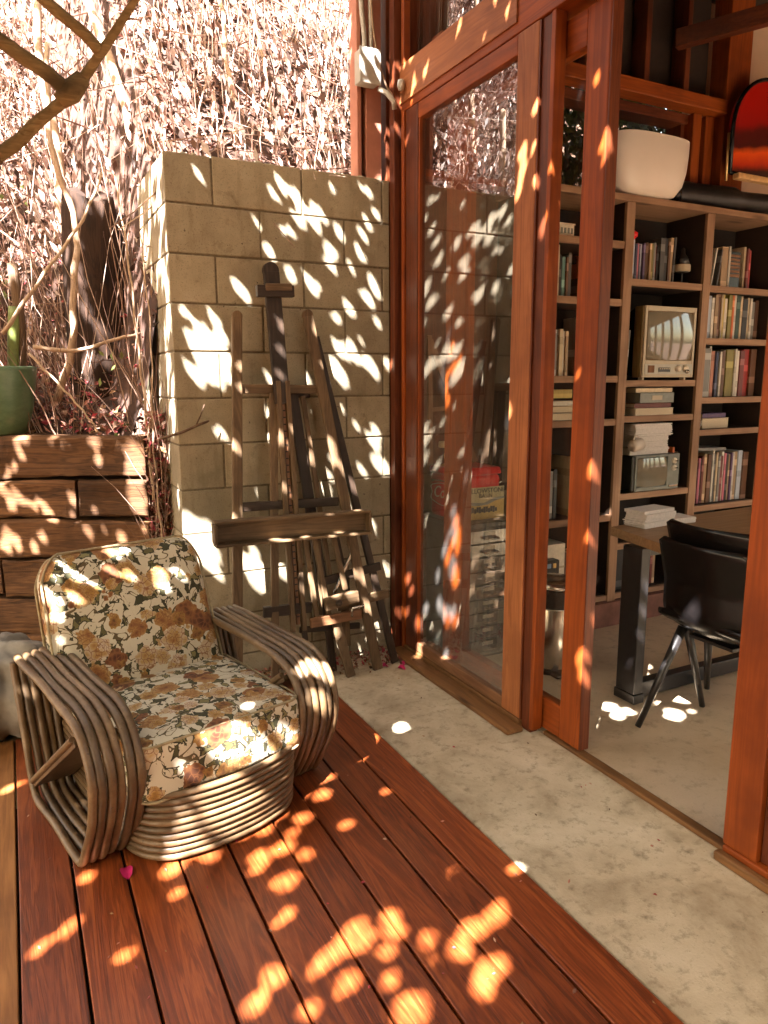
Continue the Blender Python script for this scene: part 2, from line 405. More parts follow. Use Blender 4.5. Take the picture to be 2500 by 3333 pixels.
def glassmat(name, ior=1.6, dust=0.05):
    mt = bpy.data.materials.new(name); mt.use_nodes = True
    t = mt.node_tree; t.nodes.clear()
    o = t.nodes.new('ShaderNodeOutputMaterial')
    fr = t.nodes.new('ShaderNodeFresnel'); fr.inputs[0].default_value = ior
    tr = t.nodes.new('ShaderNodeBsdfTransparent'); tr.inputs[0].default_value = (0.96, 0.96, 0.94, 1)
    gl = t.nodes.new('ShaderNodeBsdfGlossy'); gl.inputs['Roughness'].default_value = 0.004
    df = t.nodes.new('ShaderNodeBsdfDiffuse'); df.inputs[0].default_value = (0.6, 0.55, 0.5, 1)
    m1 = t.nodes.new('ShaderNodeMixShader'); m2 = t.nodes.new('ShaderNodeMixShader')
    ge = t.nodes.new('ShaderNodeNewGeometry')
    front = math_(t, 'MULTIPLY', fr.outputs[0], math_(t, 'SUBTRACT', 1.0, ge.outputs['Backfacing']))
    lnk(t, front, m1.inputs[0]); lnk(t, tr.outputs[0], m1.inputs[1]); lnk(t, gl.outputs[0], m1.inputs[2])
    n = tnoise(t, coords(t, (3, 3, 1.4)), 2.0, 6, 0.7)
    sp = t.nodes.new('ShaderNodeSeparateXYZ'); lnk(t, coords(t), sp.inputs[0])
    low = ramp(t, math_(t, 'MULTIPLY', sp.outputs[2], 0.5), [(0.05, (1, 1, 1)), (0.62, (0.12,) * 3)])
    m2i = math_(t, 'MULTIPLY', math_(t, 'MULTIPLY', ramp(t, n, [(0.35, (0.25,) * 3), (0.75, (1, 1, 1))]), low), dust)
    lnk(t, m2i, m2.inputs[0]); lnk(t, m1.outputs[0], m2.inputs[1]); lnk(t, df.outputs[0], m2.inputs[2])
    lnk(t, m2.outputs[0], o.inputs[0])
    return mt
M['glass'] = glassmat('dusty_window_glass', 3.0, 0.11)
M['glass2'] = glassmat('door_glass', 1.5, 0.03)
def stripes():
    mt, t, b = newmat('red_orange_striped_lacquer')
    v = coords(t)
    s = t.nodes.new('ShaderNodeSeparateXYZ'); lnk(t, v, s.inputs[0])
    n = tnoise(t, v, 5, 3, 0.6)
    g = math_(t, 'ADD', math_(t, 'MULTIPLY', s.outputs[2], 1.72), math_(t, 'MULTIPLY', n, 0.16))
    g = math_(t, 'SUBTRACT', g, math_(t, 'MULTIPLY', s.outputs[0], 0.25))
    c = ramp(t, g, [(0.0, (0.035, 0.002, 0.002)), (0.20, (0.05, 0.003, 0.002)), (0.27, (0.50, 0.025, 0.003)), (0.38, (0.75, 0.085, 0.005)), (0.45, (0.06, 0.002, 0.002)), (0.58, (0.08, 0.003, 0.002)), (0.66, (0.30, 0.004, 0.003)), (0.85, (0.38, 0.007, 0.003))])
    lnk(t, c, b.inputs['Base Color'])
    b.inputs['Roughness'].default_value = 0.3
    return mt
M['stripes'] = stripes()
def litsoil():
    return concrete('leaf_mould', (0.022, 0.010, 0.006), (0.055, 0.025, 0.015), (0.11, 0.055, 0.035), 0.95, 3.0)
M['hill'] = litsoil()

# ------------------------------------------------------------------ mesh helpers
class MB:
    def __init__(s): s.v = []; s.f = []
    def add(s, vs, fs):
        o = len(s.v); s.v += [tuple(x) for x in vs]; s.f += [tuple(i + o for i in f) for f in fs]
    def box(s, x0, x1, y0, y1, z0, z1):
        s.add([(x0, y0, z0), (x1, y0, z0), (x1, y1, z0), (x0, y1, z0), (x0, y0, z1), (x1, y0, z1), (x1, y1, z1), (x0, y1, z1)],
              [(0, 3, 2, 1), (4, 5, 6, 7), (0, 1, 5, 4), (1, 2, 6, 5), (2, 3, 7, 6), (3, 0, 4, 7)])
        return s
    def bar(s, a, b, w, t, side=(0, 1, 0)):
        """bar from a to b; width w measured across, thickness t along `side`"""
        a, b = Vector(a), Vector(b); d = (b - a).normalized(); sd = Vector(side)
        sd = (sd - d * sd.dot(d)).normalized(); wd = d.cross(sd)
        vs = []
        for p in (a, b):
            for i, j in ((-1, -1), (1, -1), (1, 1), (-1, 1)):
                vs.append(p + wd * (w / 2 * i) + sd * (t / 2 * j))
        s.add(vs, [(0, 3, 2, 1), (4, 5, 6, 7), (0, 1, 5, 4), (1, 2, 6, 5), (2, 3, 7, 6), (3, 0, 4, 7)])
        return s
    def tube(s, pts, r, n=8, cap=True):
        pts = [Vector(p) for p in pts]
        rs = r if isinstance(r, (list, tuple)) else [r] * len(pts)
        up = Vector((0.13, 0.21, 0.97)); rings = []
        prev = None
        for i, p in enumerate(pts):
            d = (pts[min(i + 1, len(pts) - 1)] - pts[max(i - 1, 0)]).normalized()
            if prev is None:
                x = d.cross(up)
                if x.length < 0.1: x = d.cross(Vector((1, 0, 0)))
            else:
                x = prev - d * prev.dot(d)
            x.normalize(); prev = x; y = d.cross(x)
            rings.append([p + (x * cos(2 * pi * k / n) + y * sin(2 * pi * k / n)) * rs[i] for k in range(n)])
        fs = []
        for i in range(len(pts) - 1):
            for k in range(n):
                a, b2 = i * n + k, i * n + (k + 1) % n
                fs.append((a, b2, b2 + n, a + n))
        if cap:
            fs.append(tuple(range(n - 1, -1, -1))); L = (len(pts) - 1) * n; fs.append(tuple(L + k for k in range(n)))
        s.add([q for rg in rings for q in rg], fs)
        return s
    def lathe(s, prof, c=(0, 0, 0), n=32, sx=1.0, sy=1.0):
        vs = []; fs = []
        for r, z in prof:
            for k in range(n):
                a = 2 * pi * k / n
                vs.append((c[0] + r * cos(a) * sx, c[1] + r * sin(a) * sy, c[2] + z))
        for i in range(len(prof) - 1):
            for k in range(n):
                a, b = i * n + k, i * n + (k + 1) % n
                fs.append((a, b, b + n, a + n))
        fs.append(tuple(range(n - 1, -1, -1))); L = (len(prof) - 1) * n; fs.append(tuple(L + k for k in range(n)))
        s.add(vs, fs); return s
    def prism(s, poly, axis, a, b):
        """poly of (p,q) extruded along axis between a and b"""
        def P(p, q, w): return {'X': (w, p, q), 'Y': (p, w, q), 'Z': (p, q, w)}[axis]
        n = len(poly)
        s.add([P(p, q, a) for p, q in poly] + [P(p, q, b) for p, q in poly],
              [tuple(range(n)), tuple(range(2 * n - 1, n - 1, -1))] + [(i, i + n, (i + 1) % n + n, (i + 1) % n) for i in range(n)])
        return s
    def build(s, name, mat, parent=None, bevel=0.0, smooth=False, xf=None):
        vs = s.v
        if xf is not None: vs = [tuple(xf @ Vector(p)) for p in vs]
        if parent is not None and not getattr(parent, '_local', False) and not parent.get('_loc'):
            L = world_loc(parent); vs = [(p[0] - L.x, p[1] - L.y, p[2] - L.z) for p in vs]
        me = bpy.data.meshes.new(name); me.from_pydata(vs, [], s.f); me.update()
        bm = bmesh.new(); bm.from_mesh(me); bmesh.ops.recalc_face_normals(bm, faces=bm.faces); bm.to_mesh(me); bm.free()
        if smooth:
            for p in me.polygons: p.use_smooth = True
        me.materials.append(mat)
        o = bpy.data.objects.new(name, me); COL.objects.link(o)
        if parent is not None: o.parent = parent
        if bevel:
            md = o.modifiers.new('bevel', 'BEVEL'); md.width = bevel; md.segments = 2; md.limit_method = 'ANGLE'; md.angle_limit = radians(40)
        return o
def world_loc(o):
    v = Vector((0, 0, 0))
    while o is not None:
        v += Vector(o.location); o = o.parent
    return v
def thing(name, label, cat, loc=(0, 0, 0), rotz=0.0, group=None, local=False):
    o = bpy.data.objects.new(name, None); COL.objects.link(o)
    o.location = loc; o.rotation_euler = (0, 0, rotz); o.empty_display_size = 0.1
    o['label'] = label; o['category'] = cat
    if group: o['group'] = group
    if local: LOCAL.add(o.name)
    return o
LOCAL = set()
_wb = MB.build
def _build(s, name, mat, parent=None, **k):
    if parent is not None:
        root = parent
        while root.parent is not None: root = root.parent
        if root.name in LOCAL:
            o = _wb(s, name, mat, None, **k); o.parent = parent; return o
    return _wb(s, name, mat, parent, **k)
MB.build = _build
def tag(o, label, cat, group=None):
    o['label'] = label; o['category'] = cat
    if group: o['group'] = group
    return o
def struct(o, kind='structure'):
    o['kind'] = kind; return o
def spline(pts, n=6, closed=False):
    P = [Vector(p) for p in pts]; out = []
    N = len(P)
    rng = range(N if closed else N - 1)
    for i in rng:
        p0 = P[(i - 1) % N] if closed or i > 0 else P[0] * 2 - P[1]
        p1 = P[i]; p2 = P[(i + 1) % N]
        p3 = P[(i + 2) % N] if closed or i + 2 < N else P[-1] * 2 - P[-2]
        for k in range(n):
            t = k / n
            out.append(0.5 * ((2 * p1) + (p2 - p0) * t + (2 * p0 - 5 * p1 + 4 * p2 - p3) * t * t + (3 * p1 - p0 - 3 * p2 + p3) * t ** 3))
    if not closed: out.append(P[-1])
    return out
def softbox(hx, hy, hz, r, puff=0.0, n=14):
    """rounded box with a puffed top and bottom (z faces)"""
    mb = MB(); idx = {}
    def pt(p):
        q = Vector((p[0] * hx, p[1] * hy, p[2] * hz))
        c = Vector((max(-hx + r, min(hx - r, q.x)), max(-hy + r, min(hy - r, q.y)), max(-hz + r, min(hz - r, q.z))))
        d = q - c
        if d.length > 1e-6: q = c + d.normalized() * r
        k = max(0, (1 - p[0] ** 2)) * max(0, (1 - p[1] ** 2))
        q.z += puff * k * (1 if p[2] > 0 else -1) * abs(p[2])
        return q
    def warp(a): return math.copysign(abs(a) ** 0.75, a)
    for ax in range(3):
        for sg in (-1, 1):
            base = len(mb.v)
            vs = []
            for i in range(n + 1):
                for j in range(n + 1):
                    a, b = warp(2 * i / n - 1), warp(2 * j / n - 1)
                    p = [0, 0, 0]; p[ax] = sg; p[(ax + 1) % 3] = a; p[(ax + 2) % 3] = b
                    vs.append(pt(p))
            fs = [(i * (n + 1) + j, (i + 1) * (n + 1) + j, (i + 1) * (n + 1) + j + 1, i * (n + 1) + j + 1) for i in range(n) for j in range(n)]
            mb.add(vs, fs)
    return mb
def weld(o, d=0.0004):
    bm = bmesh.new(); bm.from_mesh(o.data); bmesh.ops.remove_doubles(bm, verts=bm.verts, dist=d)
    bmesh.ops.recalc_face_normals(bm, faces=bm.faces); bm.to_mesh(o.data); bm.free(); return o
def text_mesh(body, name, mat, size, mw, parent, shear=0.0, extrude=0.001):
    cu = bpy.data.curves.new(name, 'FONT'); cu.body = body; cu.size = size; cu.extrude = extrude; cu.shear = shear
    cu.align_x = 'CENTER'; cu.resolution_u = 3
    tmp = bpy.data.objects.new('tmp_text', cu); COL.objects.link(tmp)
    dg = bpy.context.evaluated_depsgraph_get(); me = bpy.data.meshes.new_from_object(tmp.evaluated_get(dg))
    bpy.data.objects.remove(tmp)
    me.transform(mw); me.materials.clear(); me.materials.append(mat); me.name = name
    L = world_loc(parent); me.transform(Matrix.Translation(-L))
    o = bpy.data.objects.new(name, me); COL.objects.link(o); o.parent = parent
    return o
FLECKS = '''-1426,920,16 -1422,893,12 -1433,843,15 -1430,864,9 -2132,1211,12 -2128,1250,10 -1216,901,13 -1528,1033,15 -1241,1077,8 -1431,1108,21 -1326,1133,25 -1339,1120,14 -1290,1209,22 -1256,1201,18 -1145,1601,22 -1106,1525,25 -1167,1505,17 -1098,1413,23 -957,1432,17 -1180,1397,16 -1091,1352,14 -1188,1341,23 -1117,1246,25 -1094,1209,15 -1081,1295,26 -1002,1292,18 -996,1198,29 -929,1096,11 -921,1113,9 -846,967,24 -845,911,23 -729,933,14 -730,1126,30 -731,1085,24 -750,1053,23 -765,1018,16 -678,1004,20 -1156,1832,30 -914,1596,13 -578,1364,14 -409,1432,15 -416,1273,27 -413,1312,10 -458,1222,29 -545,1166,22 -465,1164,28 -503,1119,21 -380,1134,28 -361,1159,18 -383,1102,24 -509,1002,37 -665,1184,23 -708,1112,29 -642,1155,23 -625,1105,19 -586,1042,15 -665,1016,12 -1046,1946,27 -1107,1736,24 -289,2351,27 -243,2298,20 -217,2340,18 -185,2337,7 2,2516,32 -24,2375,33 -342,2696,13 -163,2754,12 -173,2689,12 -177,2612,10 -90,2443,11 45,2424,7 -329,2251,7 -1924,3304,16 -1911,3297,12 -1763,3493,12 -1698,3531,20 -1642,3644,14 -1537,3773,14 -1570,3701,9 -1497,3726,21 -1521,3669,16 -1582,3576,19 -1621,3508,11 -1614,3418,21 -1594,3428,16 -1577,3462,14 -1557,3444,16 -1540,3513,8 -1509,3470,21 -1492,3461,15 -1616,3340,27 -1628,3359,17 -1727,3231,16 -1977,3113,19 -1992,3143,15 -2025,3073,26 -2045,3031,25 -1979,3066,32 -2021,2987,32 -1975,3024,28 -1999,2985,25 -2050,2932,15 -2065,2946,14 -2069,3089,13 -1493,3267,15 -1501,3232,20 -1483,3181,23 -1458,3186,10 -1544,3105,13 -1560,3234,7 -1865,2740,19 -1669,2932,15 -1723,2867,13 -1989,2826,10 -2083,2465,37 -2062,2452,41 -2032,2495,27 -2081,2406,34 -2040,2440,27 -2020,2388,11 -1928,2493,16 -1912,2436,13 -1902,2536,13 -1641,3054,11 -1611,3239,10 -1853,3012,12 -1852,2946,12 -1840,3122,13 -1734,3146,9 -1725,3070,11 -1576,2993,17 -1567,2958,17 -1518,2950,16 -1876,2496,27 -1818,2544,19 -1889,2443,17 -1672,2634,11 -1916,2463,12 -1459,2841,10 -1502,2689,13 -1489,2620,15 -1681,2494,20 -1643,2498,17 -1597,2574,14 -1605,2476,15 -1517,2551,22 -1579,2463,18 -1518,2490,19 -1440,2624,21 -1423,2535,18 -1463,2519,15 -1638,2444,14 -1547,2381,18 -1426,2683,12 -1706,2725,10 -1663,2988,10 -2021,3509,9 -2009,3500,8 -1788,3722,15 -1779,3714,10 -1803,3669,10 -1744,3733,18 -1728,3722,20 -1681,3760,14 -1664,3762,14 -1732,3676,15 -1682,3717,17 -1532,3973,10 -1513,3979,10 -1490,3946,12 -1518,3891,11 -1530,3838,12 -1606,3768,14 -1626,3872,7 -1860,3539,8 -1782,3596,7 -1761,3614,7 -1636,3687,21 -1829,3494,13 -1546,3781,14 -1448,4450,5 -1384,4392,5 -1353,4384,8 -1305,4357,7 -1288,4345,7 -1416,4356,9 -1407,4375,7 -1449,4359,6 -1382,4302,5 -1360,4337,4 -1279,4284,5 -1207,4228,12 -1191,4230,7 -1273,4252,7 -1293,4251,7 -1302,4245,6 -1489,4337,14 -1456,4263,12 -1449,4321,7 -1490,4248,10 -1391,4219,8 -1335,4166,8 -1481,4094,16 -1484,4070,10 -1470,4130,9 -1461,4198,5 -1459,4156,5 -1464,4228,4 -1458,4314,5 -1451,4308,5 -1513,4295,4 -1514,4277,5 -1479,4361,6 -1477,4328,5 -805,4021,8 -996,4140,8 -1055,4214,7 -663,3568,18 -661,3528,16 -676,3495,14 -614,3537,11 -565,3335,16 -599,3460,7 -546,3433,9 -613,3623,8 -455,3606,11 -388,3557,6 -363,3388,7 -340,3406,9 -343,3385,6 -349,3362,6 -859,3988,6 -749,3934,6 -701,2982,15 -1487,3622,10 -1447,3526,10 -354,2239,18 -344,2205,18 -332,2192,13 -1093,3368,17 -1099,3327,19 -1085,3291,16 -1012,2899,16 -1006,2849,19 -1004,2807,19 -1043,2836,16 -1067,2805,20 -1014,2735,20 -1014,2705,16 -1089,2624,17 -1062,2602,20 -1010,2576,20 -1008,3364,12 -1052,3432,15 -1050,3369,14 -412,2949,6 -340,2537,9 -1118,2741,15 -1330,2800,14 -1299,2749,15 -1330,2689,12 -1204,2667,14 -1254,2622,15 -1238,2545,11 -1051,2456,13 -1238,2506,15 -1108,2653,11 -1442,2800,12 -1385,2697,12 -1977,1861,12 -1983,1744,16 -1953,1735,16 -1944,1704,14 -1903,1987,21 -1888,2013,14 -1933,1886,19 -1936,1848,19 -1891,1858,17 -1836,1937,14 -1787,2005,12 -1772,1974,15 -1757,2047,11 -1874,1921,10 -1916,1780,10 -1915,1637,8 -1969,1802,9 -1966,1665,11 -1943,1640,8 -1250,1614,14 -1212,1498,20 -1227,1511,23 -1250,1462,27 -1196,1543,14 -1305,1365,9 -1229,1388,20 -1249,1354,19 -1200,1397,20 -1214,1369,19 -1237,1332,18 -1257,1304,15 -1289,1236,15 -1320,1171,15 -1332,1152,13 -1308,1196,13 -1245,1281,14 -1229,1311,14 -1302,1266,8 -1264,1273,11 -1223,1297,10 -1336,1185,8 -1158,1832,25 -1121,1828,25 -1167,1797,13 -1112,1862,11 -2023,1538,10 -2013,1566,9 -2017,1589,8 -1823,1389,10 -1876,1385,9 -2057,1489,9 -1530,1136,6 -2398,2693,31 -2415,2665,39 -2393,2644,31 -2434,2619,26 -2398,2591,26 -2441,2552,21 -2418,2534,26 -2395,2520,21 -2376,2563,10 -2918,2542,19 -2957,2503,10 -2979,2480,9 -2998,2454,12 -2583,2630,14 -2577,2618,10 -2587,2683,18 -2786,2628,11 -2991,2394,21 -2951,2406,21 -2990,2370,21 -3019,2403,18 -2917,2401,11 -2883,2397,15 -2856,2415,14 -2838,2403,16 -2821,2387,14 -2700,2470,19 -2695,2458,15 -2704,2417,8 -2611,2465,5 -2860,2309,17 -2852,2298,11 -2640,2380,19 -2495,2401,21 -2568,2408,7 -2386,2460,11 -3018,2271,19 -2986,2255,21 -3039,2233,27 -2905,2264,18 -2792,2378,6 -2347,3110,10 -2367,3073,8 -2292,2826,7 -2173,2578,13 -2164,2540,10 -2422,3023,5 -2360,3623,15 -2362,3594,14 -2323,3531,13 -2441,3595,10 -2218,3465,7 -2229,3544,11 -2221,3508,10 -2171,3452,7 -2775,2644,9 -2366,3164,9'''
GAPK, GAPO, HILLT = 1.0, 0.0125, -0.10
# ================================================================== SETTING
g = MB(); g.add([(-150, -150, -0.32), (150, -150, -0.32), (150, 150, -0.32), (-150, 150, -0.32)], [(0, 1, 2, 3)])
struct(g.build('ground', M['soil']))
# concrete strip beside the deck and the floor inside the house
g = MB(); g.box(1.213, 1.80, -3.0, 3.05, -0.3, 0.0)
g.box(-2.6, 1.80, 3.055, 3.30, -0.3, -0.012)
struct(g.build('pavement', M['conc'], bevel=0.006))
g = MB(); g.box(1.805, 6.4, -2.5, 3.30, -0.3, 0.0)
struct(g.build('floor', M['floor']))
# deck: eleven-odd long boards, one sheet of boards with gaps
edges = [-0.096, 0.047, 0.186, 0.333, 0.480, 0.641, 0.775, 0.932, 1.064, 1.210]
g = MB()
for i in range(len(edges) - 1):
    g.box(edges[i] + 0.0038, edges[i + 1] - 0.0038, -3.0, 3.05, -0.035, 0.004)
struct(g.build('deck', M['deck'], bevel=0.003))
g = MB()
x = edges[0]
for i in range(14):
    g.box(x - 0.142, x - 0.003, -3.0, 3.05, -0.035, 0.0035)
    x -= 0.145
struct(g.build('deck', M['deck_pale'], bevel=0.003))
# hillside
def yline(x): return 3.5 + max(0.0, 0.55 - max(x, -1.1)) * 0.583
def hill_z(x, y):
    def left(x, y):
        d = (y - yline(x)) * 0.86
        if d < 0.75: z = 1.08 + max(0, d) * 0.40
        else: z = 1.38 + min(1, (d - 0.75) / 0.10) * 0.62 + max(0, d - 0.85) * (1.08 + 0.75 * min(2.0, max(0, 0.1 - x)))
        return z
    def right(x, y):
        return 2.08 + max(0, y - 3.45) * 1.12
    k = max(0.0, min(1.0, (x - 0.55) / 0.16))
    z = left(x, y) * (1 - k) + right(x, y) * k
    z += 0.10 * noise.noise(Vector((x * 1.7, y * 1.7, 0))) + 0.05 * noise.noise(Vector((x * 5, y * 5, 3)))
    if x > 1.95: z -= min(1.2, (x - 1.95) * 1.0)
    return z
g = MB(); NX, NY = 130, 110
X0, X1, Y0_, Y1_ = -8.0, 6.5, 3.42, 11.0
def gy(x, t): 
    y0 = yline(x) + 0.12 if x < 0.60 else 3.50
    return y0 + (t ** 1.5) * (Y1_ - y0)
vs = []
for i in range(NX + 1):
    x = X0 + (X1 - X0) * i / NX
    for j in range(NY + 1):
        y = gy(x, j / NY); vs.append((x, y, min(hill_z(x, y), 8.2)))
g.add(vs, [(i * (NY + 1) + j, (i + 1) * (NY + 1) + j, (i + 1) * (NY + 1) + j + 1, i * (NY + 1) + j + 1) for i in range(NX) for j in range(NY)])
struct(g.build('hillside', M['hill'], smooth=True))

# ================================================================== BLOCK WALL
wall = thing('block_wall', 'weathered tan concrete block wall with a rough mortared top, behind the easels', 'wall', (0.65, 3.26, 0))
g = MB(); top = 2.341; bh = 0.2032; bw = 0.4064; j = 0.004
for r in range(12):
    z1 = top - r * bh; z0 = z1 - bh
    xs = [0.65]
    x = 0.65 + (0.2 if r % 2 == 0 else bw)
    while x < 1.70: xs.append(x); x += bw
    xs.append(1.705)
    for a, b in zip(xs, xs[1:]):
        if b - a < 0.02: continue
        dz = RND.uniform(-0.004, 0.004) if r == 0 else 0
        dy = RND.uniform(-0.0015, 0.0015)
        g.box(a + (j if a > 0.66 else 0), b - j, 3.26 + dy, 3.455, max(z0 + j, 0.0), z1 - j + dz)
    ys = [3.459]; y = 3.459 + (0.16 if r % 2 else 0.36)
    while y < 3.9: ys.append(y); y += bw
    ys.append(3.93)
    for a, b in zip(ys, ys[1:]):
        g.box(0.65 + RND.uniform(-0.001, 0.001), 0.845, a + j, b - j, max(z0 + j, 0.0), z1 - j)
g.build('blocks', M['block'], wall, bevel=0.004)
g = MB(); g.box(0.654, 1.70, 3.2635, 3.45, 0.0, 2.332); g.box(0.656, 0.84, 3.4505, 3.92, 0.0, 2.332)
g.build('mortar', M['mortar'], wall)
g = MB()
for k in range(60):
    x = RND.uniform(0.68, 1.66); s = RND.uniform(0.006, 0.022)
    g.lathe([(s * 0.9, -0.004), (s, s * 0.2), (s * 0.5, s * 0.6)], (x, 3.262 + RND.uniform(0.012, 0.15), top - 0.004), 7, RND.uniform(0.8, 1.8), 1)
g.build('mortar_crumbs', M['block'], wall)

# ================================================================== TIMBER RETAINING WALL
rw = thing('retaining_wall', 'stacked dark railway timbers retaining the bank behind the rattan armchair', 'retaining wall', (0.545, 3.5, 0), radians(149.8 - 180), local=True)
# local x runs left->right along the wall ending at 0, local y points into the bank
zs = [(0.958, 1.150), (0.762, 0.944), (0.566, 0.750), (0.372, 0.554), (0.182, 0.360), (0.0, 0.172)]
cuts = [[-1.9, -0.0], [-1.9, -0.345, -0.0], [-1.9, -1.4, -0.0], [-1.9, -0.75, 0.0], [-1.9, -0.2, 0.0], [-1.9, 0.0]]
for (z0, z1), cs in zip(zs, cuts):
    for a, b in zip(cs, cs[1:]):
        mb = MB(); n = 60; L = b - a - 0.012
        prof = [(-0.0, 0.012), (0.0, (z1 - z0) * 0.5), (0.0, z1 - z0 - 0.012), (0.012, z1 - z0), (0.19, z1 - z0), (0.2, 0.0), (0.012, 0.0)]
        vs = []
        sd = RND.uniform(0, 100)
        for i in range(n + 1):
            x = a + 0.006 + L * i / n
            for q, (py, pz) in enumerate(prof):
                w1 = noise.noise(Vector((x * 2.1, q * 0.7, sd))) * 0.018 + noise.noise(Vector((x * 9, q * 2, sd))) * 0.010 + noise.noise(Vector((x * 3.1, q * 4, sd + 7))) * 0.008
                vs.append((x, py + w1, z0 + pz + w1 * 0.9))
        m_ = len(prof)
        fs = [(i * m_ + k, i * m_ + (k + 1) % m_, (i + 1) * m_ + (k + 1) % m_, (i + 1) * m_ + k) for i in range(n) for k in range(m_)]
        fs += [tuple(range(m_)), tuple(n * m_ + k for k in range(m_ - 1, -1, -1))]
        mb.add(vs, fs); mb.build('timber', M['tie'], rw, bevel=0.004)
g = MB(); g.box(-1.9, 0.0, 0.205, 0.35, 0.0, 1.06); g.build('earth_backing', M['soil'], rw)

# dark old stump half buried in the bank
g = MB(); n_ = 28; vs = []; zz_ = [1.2, 1.5, 1.8, 2.05, 2.25, 2.34, 2.36]
for q, z in enumerate(zz_):
    for k in range(n_):
        a = 2 * pi * k / n_
        r = 0.155 * (1 + 0.10 * noise.noise(Vector((cos(a) * 3, sin(a) * 3, z * 1.2))) + 0.05 * noise.noise(Vector((cos(a) * 9, sin(a) * 9, z * 2)))) * (1.1 - 0.06 * q)
        if q == len(zz_) - 1: r *= 0.55
        vs.append((0.46 + r * cos(a), 4.28 + r * sin(a) * 0.8, z + 0.03 * sin(a * 2 + 1)))
g.add(vs, [(q * n_ + k, q * n_ + (k + 1) % n_, (q + 1) * n_ + (k + 1) % n_, (q + 1) * n_ + k) for q in range(len(zz_) - 1) for k in range(n_)] + [tuple((len(zz_) - 1) * n_ + k for k in range(n_))])
tag(g.build('tree_stump', M['darkbark'], smooth=True), 'dark rough tree stump in the dry brush left of the block wall', 'stump')

# ================================================================== HOUSE SHELL
house = thing('house_frame', 'red brown timber house frame of posts, header beam and sloping ceiling around the glazed wall', 'house', (1.74, 2.2, 0))
# header beam over the fixed glass and door
g = MB(); g.box(1.742, 1.90, -2.3, 3.30, 2.625, 2.815)
g.build('header_beam', M['redY'], house, bevel=0.004)
g = MB(); g.box(1.735, 1.7415, 2.335, 3.285, 2.66, 2.822)
g.build('header_fascia', M['redltY'], house, bevel=0.002)
g = MB(); g.box(1.77, 1.80, 2.335, 3.05, 2.585, 2.6235)
g.build('header_stop', M['dkY'], house, bevel=0.002)
# corner post, built of laminations
g = MB(); g.box(1.708, 1.86, 3.30, 3.42, 0.0, 3.6); g.box(1.745, 1.855, 3.20, 3.298, 0.0, 2.624)
g.build('corner_post', M['dkZ'], house, bevel=0.003)
g = MB(); g.box(1.745, 1.835, 3.20, 3.298, 2.816, 3.6)
g.build('corner_post', M['dkZ'], house, bevel=0.003)
g = MB(); g.box(1.705, 1.7435, 3.215, 3.262, 0.0, 3.6)
g.build('corner_trim', M['dkZ'], house, bevel=0.002)
g = MB(); g.box(1.733, 1.768, 3.172, 3.198, 0.0, 2.624); g.box(1.733, 1.768, 3.172, 3.198, 2.817, 3.6)
g.build('corner_bead', M['redZ'], house, bevel=0.003)
# faded pink posts rising above the block wall
g = MB(); g.box(1.556, 1.578, 3.30, 3.38, 2.30, 3.75)
g.build('side_post', M['pink'], house, bevel=0.003)
g = MB(); g.box(1.582, 1.600, 3.33, 3.39, 2.30, 3.75)
g.build('side_recess', M['dkZ'], house)
g = MB(); g.box(1.602, 1.682, 3.30, 3.38, 2.30, 3.75)
g.build('side_post', M['pink'], house, bevel=0.003)
# structural post between fixed glass and doorway
g = MB(); g.box(1.745, 1.794, 2.128, 2.150, 0.02, 2.624)
g.build('jamb_post', M['redZ'], house, bevel=0.003)
g = MB(); g.box(1.752, 1.790, 2.1505, 2.205, 0.0, 2.624)
g.build('jamb_post', M['dkZ'], house, bevel=0.003)  # dark jamb piece carries the shaded stile side in its colour
# glazing above the header
g = MB(); g.box(1.800, 1.806, -2.2, 3.17, 2.816, 3.55)
g.build('upper_glass', M['glass'], house)
g = MB(); g.box(1.745, 1.86, 2.12, 2.22, 2.816, 3.6)
g.build('upper_mullion', M['redZ'], house, bevel=0.003)
# right jamb post and low sill pieces
g = MB(); g.box(1.772, 1.86, 1.165, 1.274, 0.045, 2.624)
g.build('right_post', M['redZ'], house, bevel=0.004)
g = MB(); g.box(1.765, 1.90, -2.3, 1.268, 0.004, 0.045)
g.build('base_rail', M['redY'], house, bevel=0.004)
g = MB(); g.box(1.738, 1.764, -2.3, 1.276, 0.002, 0.030)
g.build('base_moulding', M['sillY'] if 'sillY' in M else M['sill'], house, bevel=0.005)
g = MB(); g.box(1.79, 1.83, 1.276, 2.114, 0.0, 0.017)
g.build('door_sill', M['sill'], house, bevel=0.004)
g = MB(); g.box(1.655, 1.735, 2.17, 3.20, 0.0, 0.022)
g.build('outer_sill', M['sill'], house, bevel=0.006)
g = MB(); g.box(1.735, 1.786, 2.205, 3.20, 0.0, 0.036)
g.build('inner_sill', M['sill'], house, bevel=0.004)
g = MB(); g.box(1.853, 1.93, 2.17, 3.2, 0.0, 0.02)
g.build('inside_sill', M['tanY'], house, bevel=0.004)
# posts further along the glazed wall
for y in (0.05, -1.1, -2.25):
    g = MB(); g.box(1.76, 1.86, y - 0.05, y + 0.05, 0.046, 2.624); g.build('wall_post', M['redZ'], house, bevel=0.004)
